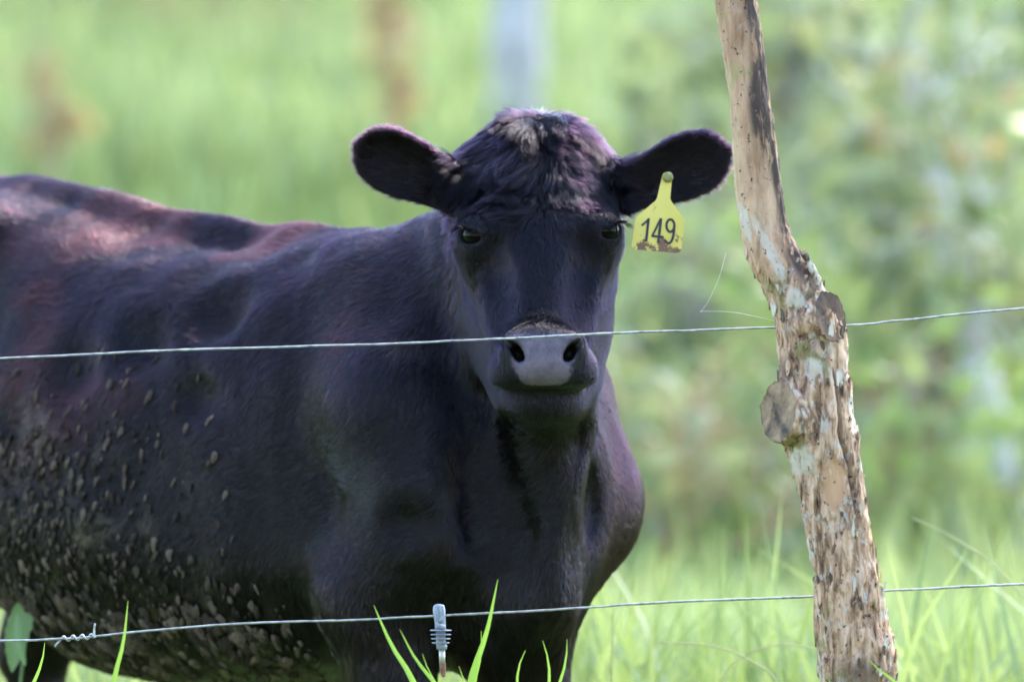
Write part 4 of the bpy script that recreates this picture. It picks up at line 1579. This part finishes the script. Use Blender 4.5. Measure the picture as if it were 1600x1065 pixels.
# the clip: two lips with the wire lying between them
lathe([(685.5, 943, 2), (685.5, 944, 6), (685.7, 947, 8.6), (686, 952, 9.3), (686.3, 958, 9.4), (687, 964, 9.0), (687.5, 970, 8.4), (688, 976, 8.2), (688.3, 983, 8.6)], PLAS, "clip_body", ins, sy=.8)
v, f = tube_np(spline([P(690, 946, IY - .006), P(691, 955, IY - .0095), P(692, 963, IY - .010), P(690, 969, IY - .012), P(686, 968, IY - .013)], 16), np.linspace(.0042, .0030, 16), 10)
mesh_np("clip_lip", v, f, PLAS, ins)
v, f = tube_np(spline([P(683, 972, IY - .009), P(688, 977, IY - .011), P(694, 980, IY - .009)], 10), np.linspace(.003, .0042, 10), 10)
mesh_np("clip_lip", v, f, PLAS, ins)
for y_, r_ in ((984, 17), (990.5, 16), (997, 15), (1003.5, 13.8)):
    lathe([(688.5, y_ - 1.6, 7), (688.5, y_ - .9, r_ * .9), (688.5, y_, r_), (688.5, y_ + .9, r_ * .9), (688.5, y_ + 1.8, 7)], PLAS, "rib", ins)
lathe([(688.5, 982, 7.2), (688.5, 1005, 7.2), (690, 1007, 8.2), (690.2, 1014, 7.6)], PLAS, "collar", ins)
lathe([(690.5, 1013.5, 4.6), (691, 1036, 4.6)], STEEL, "shank", ins, 16)
th = []
for i in range(13):
    th.append((691.3 + .1 * i, 1036 + 1.55 * i, (5.4 if i % 2 == 0 else 4.0) * (1 - .045 * max(0, i - 6))))
lathe(th + [(692.6, 1057.5, .8)], RUST, "screw_thread", ins, 16)

# ================================================================== grass in front of the wires
FBL = leafy("front_grass", (0.150, 0.300, 0.040), (0.300, 0.460, 0.100), .45)
def front_blade(root, tip, mid, base, Y, wpx, seed):
    rng = np.random.default_rng(seed)
    A_, M_, T_ = P(*base, Y), P(*mid, Y - .01), P(*tip, Y - .03)
    lerp = lambda p, q, t: p + (q - p) * t
    st_ = np.linalg.norm(M_ - T_) * .5
    nb = max(2, int(np.linalg.norm(A_ - M_) / st_))
    ln = spline([lerp(A_, M_, i / nb) for i in range(nb)] + [M_, lerp(M_, T_, .5) + np.array([.004 * np.sign(M_[0] - A_[0]), 0, 0]), T_], 24)
    V, F, T = [], [], []
    for i, c in enumerate(ln):
        s = i / 23
        w_ = wpx / 1000 * (1 - s ** 4.5) * (.75 + .3 * math.sin(math.pi * min(1, s * 1.2))) / 2 + .0003
        tg = ln[min(i + 1, 23)] - ln[max(i - 1, 0)]; tg /= np.linalg.norm(tg)
        sd = np.cross(tg, np.array([.25, -1, 0])); sd /= np.linalg.norm(sd)
        V += [c - sd * w_, c + np.array([0, w_ * .45, 0]), c + sd * w_]
        T += [.35 + .3 * s, .75, .35 + .3 * s]
    for i in range(23):
        F += [[3 * i, 3 * i + 1, 3 * i + 4, 3 * i + 3], [3 * i + 1, 3 * i + 2, 3 * i + 5, 3 * i + 4]]
    o = mesh_np("blade", V, F, FBL, root); set_tint(o, np.array(T) + rng.normal(0, .08))
def tuft(px, Y, label, bl, seed):
    g = G(px, 0, Y)
    r = empty("grass_tuft", tuple(g), label, "grass", "grass tufts at the foot of the fence")
    by = 532.5 + (ZC - g[2]) * 1000 * D / (D + Y)
    for i, (tip, low, w_) in enumerate(bl):
        front_blade(r, tip, low, (px + (i - len(bl) / 2) * 8, by), Y + .01 * i, w_, seed + i)
tuft(705, -.62, "spread tuft of sharp green blades framing the insulator", [((584, 945), (648, 1070), 16), ((625, 983), (682, 1075), 12), ((778, 904), (735, 1068), 16), ((660, 1020), (690, 1080), 6), ((752, 985), (742, 1068), 6), ((717, 1040), (724, 1085), 10)], 3)
tuft(850, -.58, "small tuft of three short green blades below the cow's brisket", [((821, 1015), (808, 1068), 11), ((848, 1000), (858, 1068), 12), ((886, 998), (874, 1068), 12)], 13)
tuft(160, -.6, "thin upright green blade crossing the lower wire by its twisted joint", [((200, 938), (177, 1068), 14)], 23)
tuft(30, -.36, "short green blade just behind the lower wire by the twisted joint", [((70, 1003), (52, 1068), 15)], 27)
tuft(1420, -.56, "arching pale green blades at the foot of the post", [((1358, 1030), (1408, 1072), 14), ((1285, 1046), (1330, 1100), 8)], 33)

# arching dry stems left and right of the post
STRAW = simple("straw", (.52, .47, .24), .8, .25, 20, .2)
def stem(px, Y, pts, r, label, grp):
    g = G(px, 0, Y)
    a0 = P(*pts[0], Y)
    v, f = tube_np(spline([g + (a0 - g) * t for t in (0, .3, .55, .8)] + [P(x, y, Y) for x, y in pts], 40), np.linspace(r, r * .35, 40), 6)
    o = mesh_np("dry_stem", v, f, STRAW)
    tag(o, label, "grass stem", grp)
G_ST = "dry grass stems by the post"
stem(1700, .9, [(1640, 985), (1560, 890), (1490, 840), (1425, 808)], .004, "long straw coloured stem leaning towards the post from beyond it", G_ST)
stem(1230, .5, [(1215, 1068), (1170, 1030), (1110, 1008), (1030, 1003)], .0032, "straw stem arching away from the post towards the cow", G_ST)
stem(1120, .6, [(1130, 1060), (1170, 1020), (1225, 1006), (1275, 1012)], .0030, "straw stem arching over to touch the foot of the post", G_ST)
stem(960, .7, [(955, 1068), (957, 1000), (958, 950)], .0028, "upright thin straw stem beside the cow's leg", G_ST)

# broad leaves under the flank
BLF = leafy("broad_leaf", (.17, .27, .10), (.30, .40, .19), .45)
wd = empty("broad_leaf_weed", tuple(G(25, 0, .75)), "broad pale green weed leaves under the cow's flank", "weed")
def leaf(c0, c1, wmax, Y, seed):
    rng = np.random.default_rng(seed)
    a, b = P(*c0, Y), P(*c1, Y - .03)
    ln = spline([a, (a + b) / 2 + np.array([-.006, -.012, 0]), b], 18)
    V, F, T = [], [], []
    for i, c in enumerate(ln):
        s = i / 17
        w_ = wmax * math.sin(math.pi * min(1, s * .95 + .05)) ** .8 * (1 + .14 * (i % 2)) / 2 + .0005
        V += [c + np.array([-w_, 0, 0]), c + np.array([0, .4 * w_, 0]), c + np.array([w_, 0, .2 * w_])]
        T += [.5, .9, .3]
    for i in range(17):
        F += [[3 * i, 3 * i + 1, 3 * i + 4, 3 * i + 3], [3 * i + 1, 3 * i + 2, 3 * i + 5, 3 * i + 4]]
    o = mesh_np("leaf", V, F, BLF, wd); set_tint(o, T)
leaf((54, 908), (19, 1050), .040, .75, 1)
leaf((26, 958), (40, 1040), .016, .70, 2)
v, f = tube_np(spline([G(25, 0, .75), P(22, 1200, .77), P(40, 1000, .77), P(56, 912, .76)], 20), np.linspace(.005, .002, 20), 6)
mesh_np("stem", v, f, BLF, wd); 
set_tint(wd.children[-1], np.full(len(v), .4))

# spider silk between the cow's side and the post
SILK = simple("silk", (.75, .76, .74), .5, .1, 50)
sk = empty("spider_silk", tuple(P(1212, 500, PY)), "fine pale spider silk strung left of the post above the upper wire", "spider silk")
for pts in ([(1134, 396), (1124, 432), (1108, 468), (1094, 488)], [(1094, 486), (1140, 487), (1180, 494), (1213, 502)]):
    v, f = tube_np(spline([P(x, y, PY) for x, y in pts], 20), .00022, 5)
    mesh_np("thread", v, f, SILK, sk)
print("done", round(time.time() - T0, 1))
